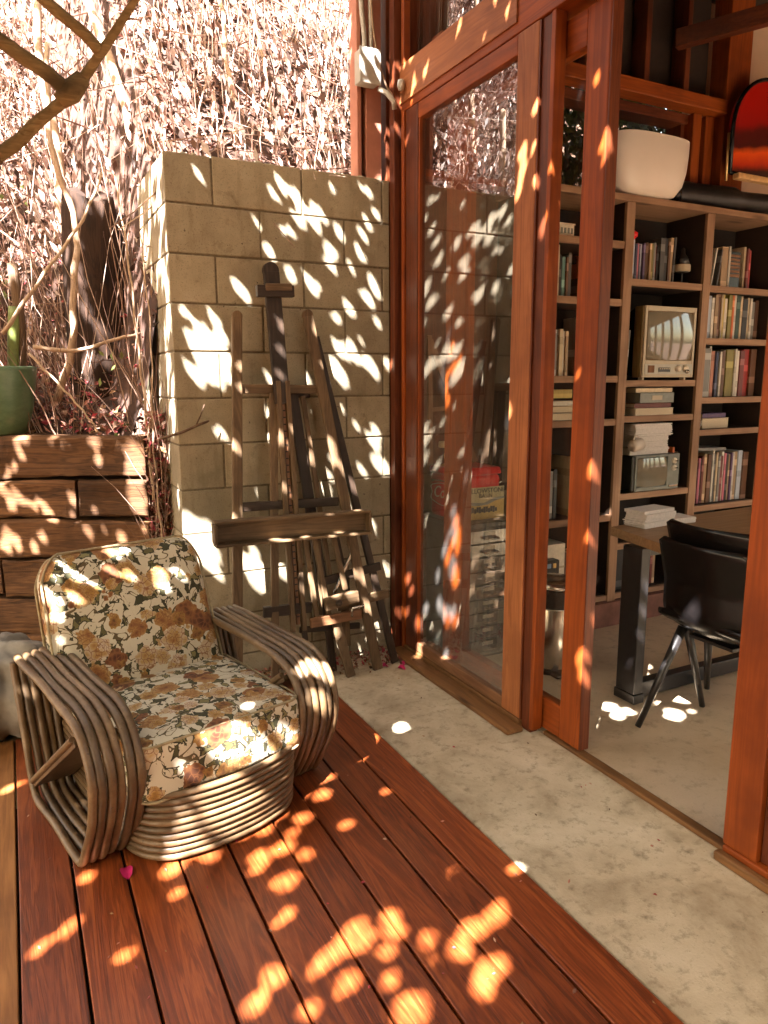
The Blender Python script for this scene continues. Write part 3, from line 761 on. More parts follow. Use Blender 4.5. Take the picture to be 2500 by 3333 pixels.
# roof slab and interior walls
g = MB(); g.box(1.72, 6.5, -2.6, 3.45, 3.62, 3.76)
g.build('roof', M['dkY'], house)
g = MB(); g.box(3.0, 6.4, 3.30, 3.44, 0.0, 2.36); g.box(3.82, 6.4, 3.30, 3.44, 2.361, 3.615)
g.build('back_wall', M['plaster'], house)
g = MB(); g.box(1.87, 2.999, 3.30, 3.44, 0.0, 2.36); g.box(1.87, 2.60, 3.30, 3.44, 2.361, 3.615)
g.build('shade_toned_wall', M['dkZ'], house)  # inner wall's shade put into a dark colour so the pane's reflection dominates
g = MB(); g.box(6.4, 6.5, -2.6, 3.45, 0.0, 0.8); g.box(6.4, 6.5, -2.6, 3.45, 2.6, 3.615); g.box(6.4, 6.5, 1.6, 3.45, 0.801, 2.599)
for y in (-2.6, -1.75, -0.9, -0.05, 0.8): g.box(6.4, 6.5, y, y + 0.16, 0.801, 2.599)
g.build('far_wall', M['plaster'], house)
g = MB(); g.box(1.9, 2.6, -2.62, -2.52, 0.0, 3.615); g.box(4.4, 6.39, -2.62, -2.52, 0.0, 3.615); g.box(2.6, 4.4, -2.62, -2.52, 2.4, 3.615); g.box(3.4, 3.55, -2.62, -2.52, 0.0, 2.4)
g.build('end_wall', M['plaster'], house)
# clerestory framing over the bookcase
g = MB(); g.box(1.87, 3.76, 3.06, 3.16, 2.872, 2.945); g.build('clerestory_rail', M['redX'], house, bevel=0.006)
g = MB(); g.box(1.87, 3.76, 3.161, 3.28, 2.82, 2.871); g.build('clerestory_head', M['dkX'], house, bevel=0.003)
for x in (2.35, 2.75, 3.148, 3.446):
    g = MB(); g.box(x, x + 0.036, 3.10, 3.20, 2.946, 3.615); g.build('stud', M['dkZ'], house, bevel=0.003)
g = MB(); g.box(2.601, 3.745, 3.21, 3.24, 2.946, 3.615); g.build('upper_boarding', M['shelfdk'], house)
g = MB(); g.box(3.762, 3.95, 3.08, 3.20, 2.36, 3.615); g.build('interior_post', M['redZ'], house, bevel=0.004)
g = MB(); g.box(3.56, 3.625, 3.12, 3.21, 2.40, 2.868); g.box(3.66, 3.73, 3.12, 3.21, 2.40, 2.868); g.build('window_trim', M['redZ'], house, bevel=0.003)
g = MB(); g.box(3.53, 3.558, 3.18, 3.29, 2.37, 2.868); g.build('window_stile', M['dkZ'], house)
g = MB(); g.box(1.87, 3.76, 3.20, 3.29, 2.361, 2.395); g.build('window_sill', M['redX'], house, bevel=0.003)
g = MB(); g.box(1.88, 3.53, 3.25, 3.256, 2.396, 2.82); g.build('clerestory_glass', M['glass2'], house)
# ceiling and rafters
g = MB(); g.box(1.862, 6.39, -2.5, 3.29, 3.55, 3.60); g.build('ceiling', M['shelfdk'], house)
g = MB(); g.bar((3.36, 3.09, 3.19), (4.2, 1.15, 3.16), 0.06, 0.09, (0, 0, 1)); g.build('rafter', M['dkY'], house, bevel=0.004)
for y in (2.0, 0.9, -0.3, -1.5):
    g = MB(); g.box(1.91, 6.39, y, y + 0.09, 3.34, 3.548); g.build('rafter', M['dkX'], house, bevel=0.004)

# ================================================================== FIXED WINDOW, SLIDING DOOR
fx = thing('fixed_window', 'tall fixed glass panel in a red brown frame reflecting the block wall', 'window', (1.76, 2.7, 0))
g = MB(); g.box(1.742, 1.786, 2.212, 2.332, 0.037, 2.622); g.build('stile', M['redltZ'], fx, bevel=0.004)
g = MB(); g.box(1.744, 1.784, 2.204, 2.2115, 0.037, 2.620); g.build('stile_shade_strip', M['dkZ'], fx)  # dark strip standing in for shade on the stile's side
g = MB(); g.box(1.742, 1.786, 3.060, 3.168, 0.037, 2.622); g.build('stile', M['dkZ'], fx, bevel=0.004)
g = MB(); g.box(1.744, 1.784, 2.334, 3.058, 2.555, 2.622); g.build('top_rail', M['redY'], fx, bevel=0.004)
g = MB(); g.box(1.744, 1.784, 2.334, 3.058, 0.037, 0.085); g.build('bottom_rail', M['tanY'], fx, bevel=0.004)
g = MB(); g.box(1.762, 1.768, 2.33, 3.062, 0.08, 2.56); g.build('glass_pane', M['glass'], fx)
g = MB(); g.box(1.748, 1.7615, 3.048, 3.0595, 0.086, 2.554); g.build('glazing_bead', M['redZ'], fx)

sd_ = thing('sliding_door', 'half open sliding glass door with an orange brown timber frame', 'door', (1.83, 2.4, 0))
g = MB(); g.box(1.800, 1.848, 1.925, 2.034, 0.019, 2.60); g.build('stile', M['redZ'], sd_, bevel=0.004)
g = MB(); g.box(1.802, 1.846, 1.9195, 1.9245, 0.019, 2.598); g.build('stile_shade_strip', M['dkZ'], sd_)  # shade of the door's end face, put on as a dark strip
g = MB(); g.box(1.800, 1.848, 2.735, 2.90, 0.019, 2.60); g.build('stile', M['redZ'], sd_, bevel=0.004)
g = MB(); g.box(1.802, 1.846, 2.036, 2.733, 2.485, 2.60); g.build('top_rail', M['redY'], sd_, bevel=0.004)
g = MB(); g.box(1.802, 1.846, 2.036, 2.733, 0.019, 0.150); g.build('bottom_rail', M['redY'], sd_, bevel=0.004)
g = MB(); g.box(1.822, 1.827, 2.032, 2.737, 0.145, 2.49); g.build('glass_pane', M['glass2'], sd_)
g = MB(); g.lathe([(0.0, 0), (0.012, 0), (0.013, 0.012), (0.010, 0.02), (0.0, 0.021)], (0, 0, 0), 14)
g.build('finger_pull', M['blackm'], sd_, xf=Matrix.Translation((1.848, 1.96, 0.42)) @ Matrix.Rotation(radians(90), 4, 'Y'))
# fixed panels to the right of the doorway
for (a, b) in ((0.1, 1.165), (-1.05, 0.0), (-2.2, -1.15)):
    w2 = thing('fixed_window', 'floor to ceiling glass panel to the right of the doorway', 'window', (1.8, (a + b) / 2, 0), group='glass panels right of the doorway')
    g = MB(); g.box(1.79, 1.83, a + 0.002, a + 0.06, 0.047, 2.62); g.box(1.79, 1.83, b - 0.06, b - 0.002, 0.047, 2.62); g.build('stiles', M['dkZ'], w2, bevel=0.003)
    g = MB(); g.box(1.808, 1.813, a + 0.06, b - 0.06, 0.047, 2.62); g.build('glass_pane', M['glass2'], w2)

# ================================================================== JUNCTION BOX + CONDUITS
jb = thing('junction_box', 'small grey electrical box fixed to the pink post above the block wall', 'electrical box', (1.60, 3.28, 2.76))
g = MB(); g.box(1.542, 1.640, 3.235, 3.298, 2.735, 2.875); g.build('box_body', M['graybox'], jb, bevel=0.006)
g = MB(); g.box(1.538, 1.644, 3.225, 3.2345, 2.730, 2.880); g.build('cover', M['graybox'], jb, bevel=0.003)
g = MB()
for sx, sz in ((1.548, 2.742), (1.634, 2.868)): g.lathe([(0.004, 0), (0.003, 0.002)], (sx, 3.223, sz), 8)
cd = MB(); cd.tube(spline([(1.588, 3.285, 2.873), (1.588, 3.285, 2.95), (1.575, 3.285, 3.08), (1.57, 3.285, 3.3), (1.57, 3.285, 3.7)]), 0.011, 10)
tag(cd.build('conduit', M['graybox'], smooth=True), 'left grey conduit pipe rising from the electrical box', 'pipe', 'conduits above the electrical box')
cd = MB(); cd.tube(spline([(1.622, 3.285, 2.873), (1.622, 3.285, 3.0), (1.618, 3.285, 3.2), (1.612, 3.285, 3.7)]), 0.010, 10)
tag(cd.build('conduit', M['graybox'], smooth=True), 'right grey conduit pipe rising from the electrical box', 'pipe', 'conduits above the electrical box')
cd = MB(); cd.tube(spline([(1.60, 3.27, 3.7), (1.615, 3.265, 3.1), (1.64, 3.255, 2.87), (1.675, 3.235, 2.74), (1.695, 3.22, 2.70), (1.70, 3.21, 2.66)]), 0.0045, 7)
tag(cd.build('cable', M['vine'], smooth=True), 'thin loose cable curving from the conduits to the corner post', 'cable')
sp = thing('spotlight', 'small pale outdoor lamp bracket on the corner post by the header beam', 'lamp', (1.70, 3.19, 2.71))
g = MB(); g.lathe([(0.0, 0), (0.012, 0.002), (0.017, 0.02), (0.014, 0.045), (0.0, 0.05)], (1.715, 3.165, 2.70), 14); g.build('lamp_head', M['graybox'], sp, smooth=True)
g = MB(); g.tube([(1.64, 3.24, 2.72), (1.665, 3.215, 2.70), (1.69, 3.19, 2.66), (1.70, 3.20, 2.63)], 0.012, 8); g.build('bracket', M['graybox'], sp, smooth=True)
# ================================================================== RATTAN ARMCHAIR  (local frame: x right, y back)
ch = thing('rattan_armchair', 'low rattan armchair with looped cane arms and flowery cushions on the deck', 'armchair', (0.0533, 2.1166, 0.004), radians(13.5), local=True)
R_ = 0.0135
loop = [(0.50, 0.492), (0.30, 0.487), (0.12, 0.482), (-0.02, 0.474), (-0.105, 0.447), (-0.155, 0.395), (-0.178, 0.325), (-0.165, 0.245), (-0.13, 0.165), (-0.075, 0.075), (-0.035, 0.022), (0.02, 0.014), (0.20, 0.014), (0.38, 0.016), (0.435, 0.05), (0.475, 0.16), (0.515, 0.29), (0.555, 0.41), (0.565, 0.455)]
W_ = 0.845
for side in (0, 1):
    mb = MB()
    for k in range(6):
        x = R_ + k * 0.0275 if side == 0 else W_ - R_ - k * 0.0275
        wob = RND.uniform(-0.003, 0.003)
        pts = spline([(x, y + wob, z + 0.0006 * k) for y, z in loop], 5)
        ph = RND.uniform(0, 9); r0 = R_ * RND.uniform(0.93, 1.03)
        mb.tube([(p.x + 0.0022 * sin(p.y * 17 + k * 2.1 + ph), p.y + 0.0015 * sin(p.z * 40 + ph), p.z) for p in pts], [r0 * (1.13 if (q + int(ph)) % 17 == 0 else 1.0) for q in range(len(pts))], 10)
    mb.build('arm', M['rattan'], ch, smooth=True)
    x0 = 0.0 if side == 0 else W_ - 0.165
    mb = MB(); 
    mb.bar((x0 + 0.0825, -0.085, 0.415), (x0 + 0.0825, 0.405, 0.075), 0.155, 0.020, (0, 0.57, 0.82))
    mb.tube([(x0 + 0.004, -0.075, 0.424), (x0 + 0.004, 0.41, 0.085)], 0.0105, 8); mb.tube([(x0 + 0.161, -0.075, 0.424), (x0 + 0.161, 0.41, 0.085)], 0.0105, 8)
    mb.build('arm_brace', M['rattan'], ch, bevel=0.002)
mb = MB()
front = [(0.145, 0.50), (0.140, 0.25), (0.142, 0.02), (0.155, -0.10), (0.21, -0.178), (0.31, -0.212), (0.42, -0.222), (0.53, -0.212), (0.63, -0.178), (0.688, -0.10), (0.702, 0.02), (0.704, 0.25), (0.70, 0.50)]
for k in range(10):
    z = 0.020 + k * 0.0228; infl = 0.004 * sin(k * 1.3)
    c = 0.42
    pts = spline([(c + (x - c) * (1 + 0.012 * (k - 4) / 4), y * (1 + 0.03 * (k - 4) / 4) + infl * 0.5, z) for x, y in front], 6)
    mb.tube(pts, 0.0106, 9)
mb.build('seat_base', M['rattan'], ch, smooth=True)
mb = MB(); mb.box(0.15, 0.69, -0.10, 0.48, 0.185, 0.200); mb.build('seat_deck', M['canvas'], ch)
mb = MB()
for x in (0.17, 0.27, 0.37, 0.47, 0.57, 0.67):
    mb.tube([(x, 0.42, 0.03), (x, 0.44, 0.2), (x, 0.60, 0.70)], 0.012, 8)
mb.tube([(0.15, 0.60, 0.70), (0.69, 0.60, 0.70)], 0.014, 8); mb.tube([(0.15, 0.445, 0.21), (0.69, 0.445, 0.21)], 0.014, 8)
mb.build('back_frame', M['rattan'], ch, smooth=True)
def curved_outline(hx, hy, r, zc, n=10):
    pts = []
    for cx_, cy_, a0 in ((hx - r, hy - r, 0), (-hx + r, hy - r, 90), (-hx + r, -hy + r, 180), (hx - r, -hy + r, 270)):
        for k in range(n + 1):
            a = radians(a0 + 90 * k / n); pts.append((cx_ + r * cos(a), cy_ + r * sin(a), zc))
    return pts
# seat cushion, bowed front
hx, hy, hz = 0.283, 0.285, 0.088
sc = softbox(hx, hy, hz, 0.026, 0.020, 18)
def bow(p):
    x, y, z = p
    k = 1 - (x / hx) ** 2
    t = max(0, -y / hy)
    y2 = y - 0.028 * k * t
    x2 = x * (1 - 0.03 * max(0, -y / hy))
    cr = 0.006 * noise.noise(Vector((x * 7, y * 7, z * 7)))
    return (x2 + cr, y2 + cr, z + 0.4 * cr)
sc.v = [bow(p) for p in sc.v]
T = Matrix.Translation((0.418, 0.105, 0.290)) @ Matrix.Rotation(radians(-2.0), 4, 'X')
so = weld(sc.build('seat_cushion', M['floral'], ch, smooth=True, xf=T))
mb = MB()
for zc in (hz - 0.006, -hz + 0.006):
    pts = [bow(p) for p in curved_outline(hx + 0.001, hy + 0.001, 0.05, zc)]
    pts.append(pts[0]); mb.tube(pts, 0.0045, 7)
mb.build('piping', M['piping'], so, smooth=True, xf=T)
# back cushion
bx, by, bz = 0.292, 0.268, 0.066
bc = softbox(bx, by, bz, 0.050, 0.020, 18)
def bend(p):
    x, y, z = p
    # rounder top corners
    if y > 0:
        k = max(0, abs(x) / bx - 0.72) / 0.28
        y -= 0.055 * k * k * (y / by)
    cr = 0.005 * noise.noise(Vector((x * 7 + 5, y * 7, z * 7)))
    return (x * (1 - 0.02 * y / by) + cr, y + cr, z + cr)
bc.v = [bend(p) for p in bc.v]
tilt = radians(90 - 21)
T2 = Matrix.Translation((0.398, 0.475, 0.548)) @ Matrix.Rotation(tilt, 4, 'X')
bo = weld(bc.build('back_cushion', M['floral'], ch, smooth=True, xf=T2))
mb = MB()
for zc in (bz - 0.020, -bz + 0.020):
    pts = [bend(p) for p in curved_outline(bx + 0.001, by + 0.001, 0.07, zc)]
    pts.append(pts[0]); mb.tube(pts, 0.0045, 7)
mb.build('piping', M['piping'], bo, smooth=True, xf=T2)

# canvas bundle beside the chair
cb = softbox(0.19, 0.19, 0.165, 0.11, 0.02, 34)
def crumple(p):
    v = Vector(p); a = math.atan2(v.y, v.x)
    f = noise.noise(Vector((v.x * 3, v.y * 3, v.z * 3)))
    k = 0.018 * sin(a * 9 + v.z * 9 + 5 * f) * (1 - 0.5 * abs(v.z) / 0.19) + 0.012 * sin(v.z * 60 + a * 3 + 7 * f)
    k += 0.03 * noise.noise(Vector((v.x * 8, v.y * 8, v.z * 8 + 3)))
    return tuple(v + v.normalized() * k)
cb.v = [crumple(p) for p in cb.v]
o = weld(cb.build('canvas_bag', M['canvas'], smooth=True, xf=Matrix.Translation((-0.135, 3.16, 0.185))))
tag(o, 'rumpled grey canvas bag slumped behind the left arm of the armchair', 'bag')

# ================================================================== EASELS
def P(x, y, z): return (x, y, z)
e1 = thing('wooden_easel', 'tall brown artist easel with central mast and paint tray, leaning on the block wall', 'easel', (1.1, 3.08, 0))
def ebar(nm, a, b, w_, t_, mt, par, side=(0, 1, 0), bev=0.003):
    g = MB(); g.bar(a, b, w_, t_, side); return g.build(nm, mt, par, bevel=bev)
ebar('leg', (0.913, 3.185, 1.675), (0.80, 3.02, 0.0), 0.046, 0.022, M['oldZ'], e1, bev=0.006)
g = MB(); g.lathe([(0.0, -0.011), (0.023, -0.011), (0.023, 0.011), (0.0, 0.011)], (0, 0, 0), 20); g.build('leg_cap', M['oldZ'], e1, xf=Matrix.Translation((0.9135, 3.186, 1.678)) @ Matrix.Rotation(pi / 2, 4, 'X'), bevel=0.002)
ebar('leg', (1.242, 3.185, 1.690), (1.503, 3.019, 0.0), 0.050, 0.024, M['oldZ'], e1, bev=0.006)
g = MB(); g.lathe([(0.0, -0.012), (0.025, -0.012), (0.025, 0.012), (0.0, 0.012)], (0, 0, 0), 20); g.build('leg_cap', M['oldZ'], e1, xf=Matrix.Translation((1.2415, 3.186, 1.693)) @ Matrix.Rotation(pi / 2, 4, 'X'), bevel=0.002)
ebar('mast', (1.071, 3.175, 1.87), (1.088, 3.125, 1.30), 0.070, 0.026, M['olddkZ'], e1)
g = MB(); g.lathe([(0.0, -0.013), (0.036, -0.013), (0.036, 0.013), (0.0, 0.013)], (0, 0, 0), 24); g.build('mast_head', M['olddkZ'], e1, xf=Matrix.Translation((1.070, 3.177, 1.875)) @ Matrix.Rotation(pi / 2, 4, 'X'), bevel=0.002)
ebar('mast_rail', (1.070, 3.128, 1.40), (1.085, 3.06, 0.25), 0.022, 0.026, M['oldZ'], e1)
ebar('mast_rail', (1.112, 3.128, 1.40), (1.140, 3.06, 0.25), 0.022, 0.026, M['oldZ'], e1)
NOTCH = MB()
ebar('notched_slider', (1.092, 3.134, 1.34), (1.113, 3.066, 0.28), 0.020, 0.012, M['tanZ'], e1)
for k in range(34):
    g = MB(); t = k / 34; g.bar((1.092 + 0.021 * t - 0.006, 3.1265 - 0.068 * t, 1.33 - 1.04 * t), (1.092 + 0.021 * t + 0.006, 3.1265 - 0.068 * t, 1.33 - 1.04 * t), 0.006, 0.004)
    NOTCH.add(g.v, g.f)
NOTCH.bar((1.092 - 0.0065, 3.1275, 1.335), (1.113 - 0.0065, 3.0600, 0.285), 0.002, 0.003)
NOTCH.build('slider_teeth', M['olddkX'], e1)
ebar('top_clamp', (0.995, 3.150, 1.783), (1.163, 3.150, 1.789), 0.050, 0.034, M['olddkX'], e1)
ebar('clamp_plate', (1.03, 3.131, 1.80), (1.15, 3.131, 1.805), 0.030, 0.010, M['oldX'], e1)
ebar('upper_crossbar', (0.90, 3.170, 1.366), (1.285, 3.170, 1.361), 0.040, 0.020, M['oldX'], e1)
ebar('lower_crossbar', (0.860, 3.110, 0.850), (1.345, 3.110, 0.838), 0.040, 0.022, M['olddkX'], e1)
# tray: open trough with rims
tr = MB(); zt = 0.0
tr.bar((0.735, 3.030, 0.762), (1.445, 3.030, 0.750), 0.088, 0.012)
trs = tr.build('tray_back', M['oldX'], e1, bevel=0.002)
ebar('tray_rim', (0.725, 3.005, 0.812), (1.455, 3.005, 0.800), 0.012, 0.055, M['oldX'], e1)
ebar('tray_rim', (0.725, 3.000, 0.712), (1.455, 3.000, 0.700), 0.012, 0.062, M['oldX'], e1)
ebar('tray_end', (0.727, 3.004, 0.805), (0.727, 3.004, 0.719), 0.052, 0.012, M['oldZ'], e1, (1, 0, 0))
ebar('tray_end', (1.452, 3.004, 0.793), (1.452, 3.004, 0.707), 0.052, 0.012, M['oldZ'], e1, (1, 0, 0))
ebar('inner_post', (1.056, 3.150, 1.345), (0.985, 3.045, 0.0), 0.036, 0.020, M['oldZ'], e1)
ebar('bottom_crossbar', (1.165, 3.045, 0.284), (1.425, 3.040, 0.292), 0.046, 0.022, M['tanX'], e1)
ebar('bottom_crossbar', (0.95, 3.075, 0.362), (1.18, 3.075, 0.352), 0.050, 0.024, M['olddkX'], e1)
g = MB(); g.bar((1.23, 3.02, 0.371), (1.40, 3.02, 0.392), 0.060, 0.035); g.build('winding_block', M['oldX'], e1, bevel=0.005)
g = MB(); g.lathe([(0.0, 0), (0.014, 0.0), (0.016, 0.012), (0.006, 0.03), (0.0, 0.031)], (0, 0, 0), 14); g.build('knob', M['olddkX'], e1, xf=Matrix.Translation((1.29, 3.0, 0.378)) @ Matrix.Rotation(pi / 2, 4, 'X'))
g = MB(); g.tube([(1.36, 3.0, 0.30), (1.36, 3.0, 0.34), (1.42, 3.0, 0.345), (1.42, 3.0, 0.305)], 0.007, 7); g.build('metal_bracket', M['chrome'], e1, smooth=True)
for a, b in (((1.16, 3.085, 0.70), (1.21, 3.06, 0.26)), ((1.205, 3.08, 0.70), (1.27, 3.055, 0.27)), ((1.30, 3.08, 0.70), (1.35, 3.05, 0.42))):
    ebar('lower_slat', a, b, 0.024, 0.018, M['oldZ'], e1)
ebar('rear_leg', (1.296, 3.07, 0.30), (1.350, 3.0, 0.0), 0.044, 0.022, M['oldZ'], e1)

e2 = thing('wooden_easel', 'second darker folded easel standing behind the tall one, nearest the glass', 'easel', (1.45, 3.14, 0))
ebar('leg', (1.292, 3.225, 1.60), (1.620, 3.062, 0.0), 0.036, 0.022, M['olddkZ'], e2)
ebar('leg', (1.168, 3.222, 1.36), (1.262, 3.13, 0.45), 0.050, 0.020, M['olddkZ'], e2)
ebar('leg', (1.215, 3.205, 1.33), (1.300, 3.11, 0.45), 0.022, 0.018, M['oldZ'], e2)
ebar('crossbar', (1.14, 3.235, 1.35), (1.262, 3.235, 1.345), 0.05, 0.016, M['olddkX'], e2)
ebar('crossbar', (1.25, 3.10, 0.46), (1.56, 3.10, 0.50), 0.04, 0.018, M['olddkX'], e2)
ebar('crossbar', (1.32, 3.085, 0.33), (1.60, 3.085, 0.36), 0.045, 0.018, M['oldX'], e2)
ebar('leg', (1.262, 3.125, 0.48), (1.30, 3.10, 0.0), 0.036, 0.018, M['olddkZ'], e2)
ebar('slat', (1.36, 3.09, 0.36), (1.37, 3.09, 0.12), 0.04, 0.015, M['oldZ'], e2)

ebar('slat', (1.12, 3.10, 0.62), (1.16, 3.08, 0.10), 0.026, 0.014, M['olddkZ'], e2)
ebar('slat', (1.24, 3.105, 0.66), (1.235, 3.09, 0.30), 0.018, 0.014, M['oldZ'], e2)
ebar('slat', (1.33, 3.115, 0.70), (1.38, 3.09, 0.40), 0.022, 0.014, M['olddkZ'], e2)
ebar('crossbar', (1.13, 3.10, 0.24), (1.44, 3.09, 0.215), 0.030, 0.014, M['olddkX'], e2)
ebar('strut', (1.40, 3.075, 0.60), (1.30, 3.075, 0.40), 0.016, 0.010, M['chrome'], e2)
# ================================================================== POT WITH PLANT
pot = thing('plant_pot', 'green glazed plant pot holding a cactus-like stem on top of the timber wall', 'plant pot', (-0.045, 3.98, 1.15))
px, py, pz = -0.045, 3.98, 1.152
g = MB(); g.lathe([(0.10, 0.0), (0.118, 0.01), (0.150, 0.12), (0.172, 0.24), (0.178, 0.30), (0.182, 0.318), (0.172, 0.322), (0.164, 0.30), (0.160, 0.27)], (px, py, pz), 40)
mt, t, b = newmat('green_glaze')
n_ = tnoise(t, coords(t, (1, 1, 2)), 16, 6, 0.75)
lnk(t, ramp(t, n_, [(0.3, (0.075, 0.14, 0.075)), (0.7, (0.13, 0.21, 0.12))]), b.inputs['Base Color']); b.inputs['Roughness'].default_value = 0.28
g.build('pot_body', mt, pot, smooth=True)
g = MB(); g.lathe([(0.158, 0.0), (0.10, 0.02), (0.0, 0.03)], (px, py, pz + 0.265), 24); g.build('soil', M['soil'], pot, smooth=True)
def stem(pts, r, mt, nm, par, ribs=0, n=12):
    g = MB(); g.tube(spline(pts, 5), r, n); return g.build(nm, mt, par, smooth=True)
stem([(px + 0.075, py, pz + 0.27), (px + 0.085, py - 0.01, pz + 0.42), (px + 0.105, py, pz + 0.60)], 0.026, M['succ'], 'stem', pot)
stem([(px + 0.105, py + 0.02, pz + 0.27), (px + 0.125, py + 0.01, pz + 0.5), (px + 0.115, py, pz + 0.80)], 0.024, M['bark'], 'stem', pot)
stem([(px - 0.02, py - 0.05, pz + 0.27), (px - 0.005, py - 0.06, pz + 0.42), (px - 0.02, py - 0.05, pz + 0.58)], 0.030, M['succ'], 'stem', pot)
stem([(px - 0.08, py, pz + 0.27), (px - 0.09, py, pz + 0.5), (px - 0.10, py, pz + 0.8)], 0.022, M['succ'], 'stem', pot)

# ================================================================== DRY VEGETATION ON THE BANK
def pt_hill(x, y): return Vector((x, y, min(hill_z(x, y), 8.0)))
# leaf litter
def scatter_leaves(n, fn, smin, smax, lift=0.03, flat=0.6):
    g = MB()
    for _ in range(n):
        p = fn()
        if p is None: continue
        s = RND.uniform(smin, smax)
        nrm = Vector((RND.gauss(-0.1, flat), RND.gauss(-0.5, flat), 1)).normalized()
        a = nrm.cross(Vector((RND.uniform(-1, 1), RND.uniform(-1, 1), RND.uniform(-1, 1)))).normalized(); b = nrm.cross(a)
        c = p + Vector((0, 0, RND.uniform(0.0, lift)))
        w_ = RND.uniform(0.35, 0.6); k = RND.uniform(-0.25, 0.25)
        g.add([c - a * s * 0.5, c + b * s * w_ * 0.5 + nrm * s * k, c + a * s * 0.5, c - b * s * w_ * 0.5 + nrm * s * k], [(0, 1, 2, 3)])
    return g
def rnd_hill():
    x = RND.uniform(-2.4, 3.0); y = 3.4 + RND.random() ** 0.9 * 4.2
    if x < 0.62 and y < yline(x) + 0.9: return None
    if 0.6 < x < 1.72 and y < 3.47: return None
    if y < 3.5: return None
    return pt_hill(x, y)
g = scatter_leaves(30000, rnd_hill, 0.025, 0.06, 0.05, 0.7)
struct(g.build('leaf_litter', M['litter']), 'stuff')
def rnd_low():
    x = RND.uniform(-1.6, 0.60); y = yline(x) + RND.uniform(0.16, 1.0)
    return pt_hill(x, y) + Vector((0, 0, 0.02))
g = scatter_leaves(4200, rnd_low, 0.02, 0.055, 0.10, 0.8)
def rnd_gap():
    z = RND.uniform(0.0, 1.25)
    x = RND.uniform(0.545, 0.655); y = 3.5 + RND.uniform(-0.02, 0.12) + (1.2 - z) * 0.0
    return Vector((x, y, z))
g2 = scatter_leaves(1500, rnd_gap, 0.02, 0.05, 0.02, 1.2); g.add(g2.v, g2.f)
def rnd_foot():
    x = RND.uniform(0.45, 1.66); y = 3.02 + RND.random() ** 0.7 * 0.22
    return Vector((x, y, 0.0))
g2 = scatter_leaves(900, rnd_foot, 0.012, 0.035, 0.03, 0.9); g.add(g2.v, g2.f)
def rnd_deck():
    return Vector((RND.uniform(-0.1, 1.7), RND.uniform(0.9, 3.0), 0.006))
g2 = scatter_leaves(90, rnd_deck, 0.006, 0.016, 0.002, 0.15); g.add(g2.v, g2.f)
struct(g.build('fallen_leaves', M['redlitter']), 'stuff')
# long dry leaves still hanging in the vines
g = MB()
for _ in range(21000):
    x = RND.uniform(-2.3, 3.0); y = 3.52 + RND.random() ** 0.9 * 4.0
    if x < 0.62 and y < yline(x) + 0.70: continue
    if 0.6 < x < 1.8 and y < 3.60: continue
    c = pt_hill(x, y) + Vector((0, -0.10, 0)) * RND.random() + Vector((0, 0, RND.random() ** 1.6 * 0.32))
    d = Vector((RND.gauss(0.22, .30), RND.gauss(0.05, .30), -1)).normalized(); s = RND.uniform(0.03, 0.085)
    sx = d.cross(Vector((RND.gauss(0, 1), RND.gauss(0.8, 1), RND.gauss(0, 0.3)))).normalized() * s * RND.uniform(0.12, 0.24)
    g.add([c, c + d * s * 0.45 + sx, c + d * s, c + d * s * 0.45 - sx], [(0, 1, 2, 3)])
struct(g.build('hanging_leaves', M['hangleaf']), 'stuff')
# vertical dry stems
g = MB()
def twig(p, L, lean, r, seg=3, curl=0.12):
    pts = [p]; d = Vector(lean).normalized()
    for k in range(seg):
        d = (d + Vector((RND.gauss(0, curl), RND.gauss(0, curl), RND.gauss(0, curl * 0.5)))).normalized()
        pts.append(pts[-1] + d * (L / seg))
    g.tube(pts, [r * (1 - 0.6 * i / seg) for i in range(seg + 1)], 3, cap=False)
for _ in range(4200):
    x = RND.uniform(-2.3, 3.0); y = 3.5 + RND.random() ** 0.85 * 4.0
    if x < 0.62 and y < yline(x) + 0.75: continue
    if 0.6 < x < 1.8 and y < 3.62: continue
    p = pt_hill(x, y)
    twig(p - Vector((0, 0, 0.03)), RND.uniform(0.12, 0.55), (RND.gauss(-0.16, 0.20), RND.gauss(-0.35, 0.22), 1.0), RND.choice((0.002, 0.0025, 0.0035, 0.005)), 3)
for _ in range(1500):     # hanging / fallen ones lying down the slope
    x = RND.uniform(-2.3, 3.0); y = 3.7 + RND.random() * 3.6
    if x < 0.62 and y < yline(x) + 0.75: continue
    p = pt_hill(x, y) + Vector((0, 0, 0.07))
    twig(p, RND.uniform(0.2, 0.9), (RND.gauss(0, 0.6), RND.gauss(-0.7, 0.3), RND.gauss(-0.5, 0.3)), RND.choice((0.003, 0.004, 0.007)), 4)
for _ in range(420):      # in front of the dark tier
    x = RND.uniform(-1.6, 0.62); y = yline(x) + RND.uniform(0.15, 0.85)
    p = pt_hill(x, y)
    twig(p, RND.uniform(0.3, 1.3), (RND.gauss(-0.15, 0.25), RND.gauss(-0.10, 0.15), 1.0), RND.choice((0.0018, 0.0025, 0.004)), 5, 0.10)
for _ in range(90):       # against the wall end and in the gap
    z = RND.uniform(0.0, 1.2)
    twig(Vector((RND.uniform(0.55, 0.64), RND.uniform(3.46, 3.56), z)), RND.uniform(0.15, 0.6), (RND.gauss(0, 0.15), RND.gauss(-0.05, 0.1), 1.0), 0.0022, 4)
struct(g.build('dry_stems', M['twigs']), 'stuff')
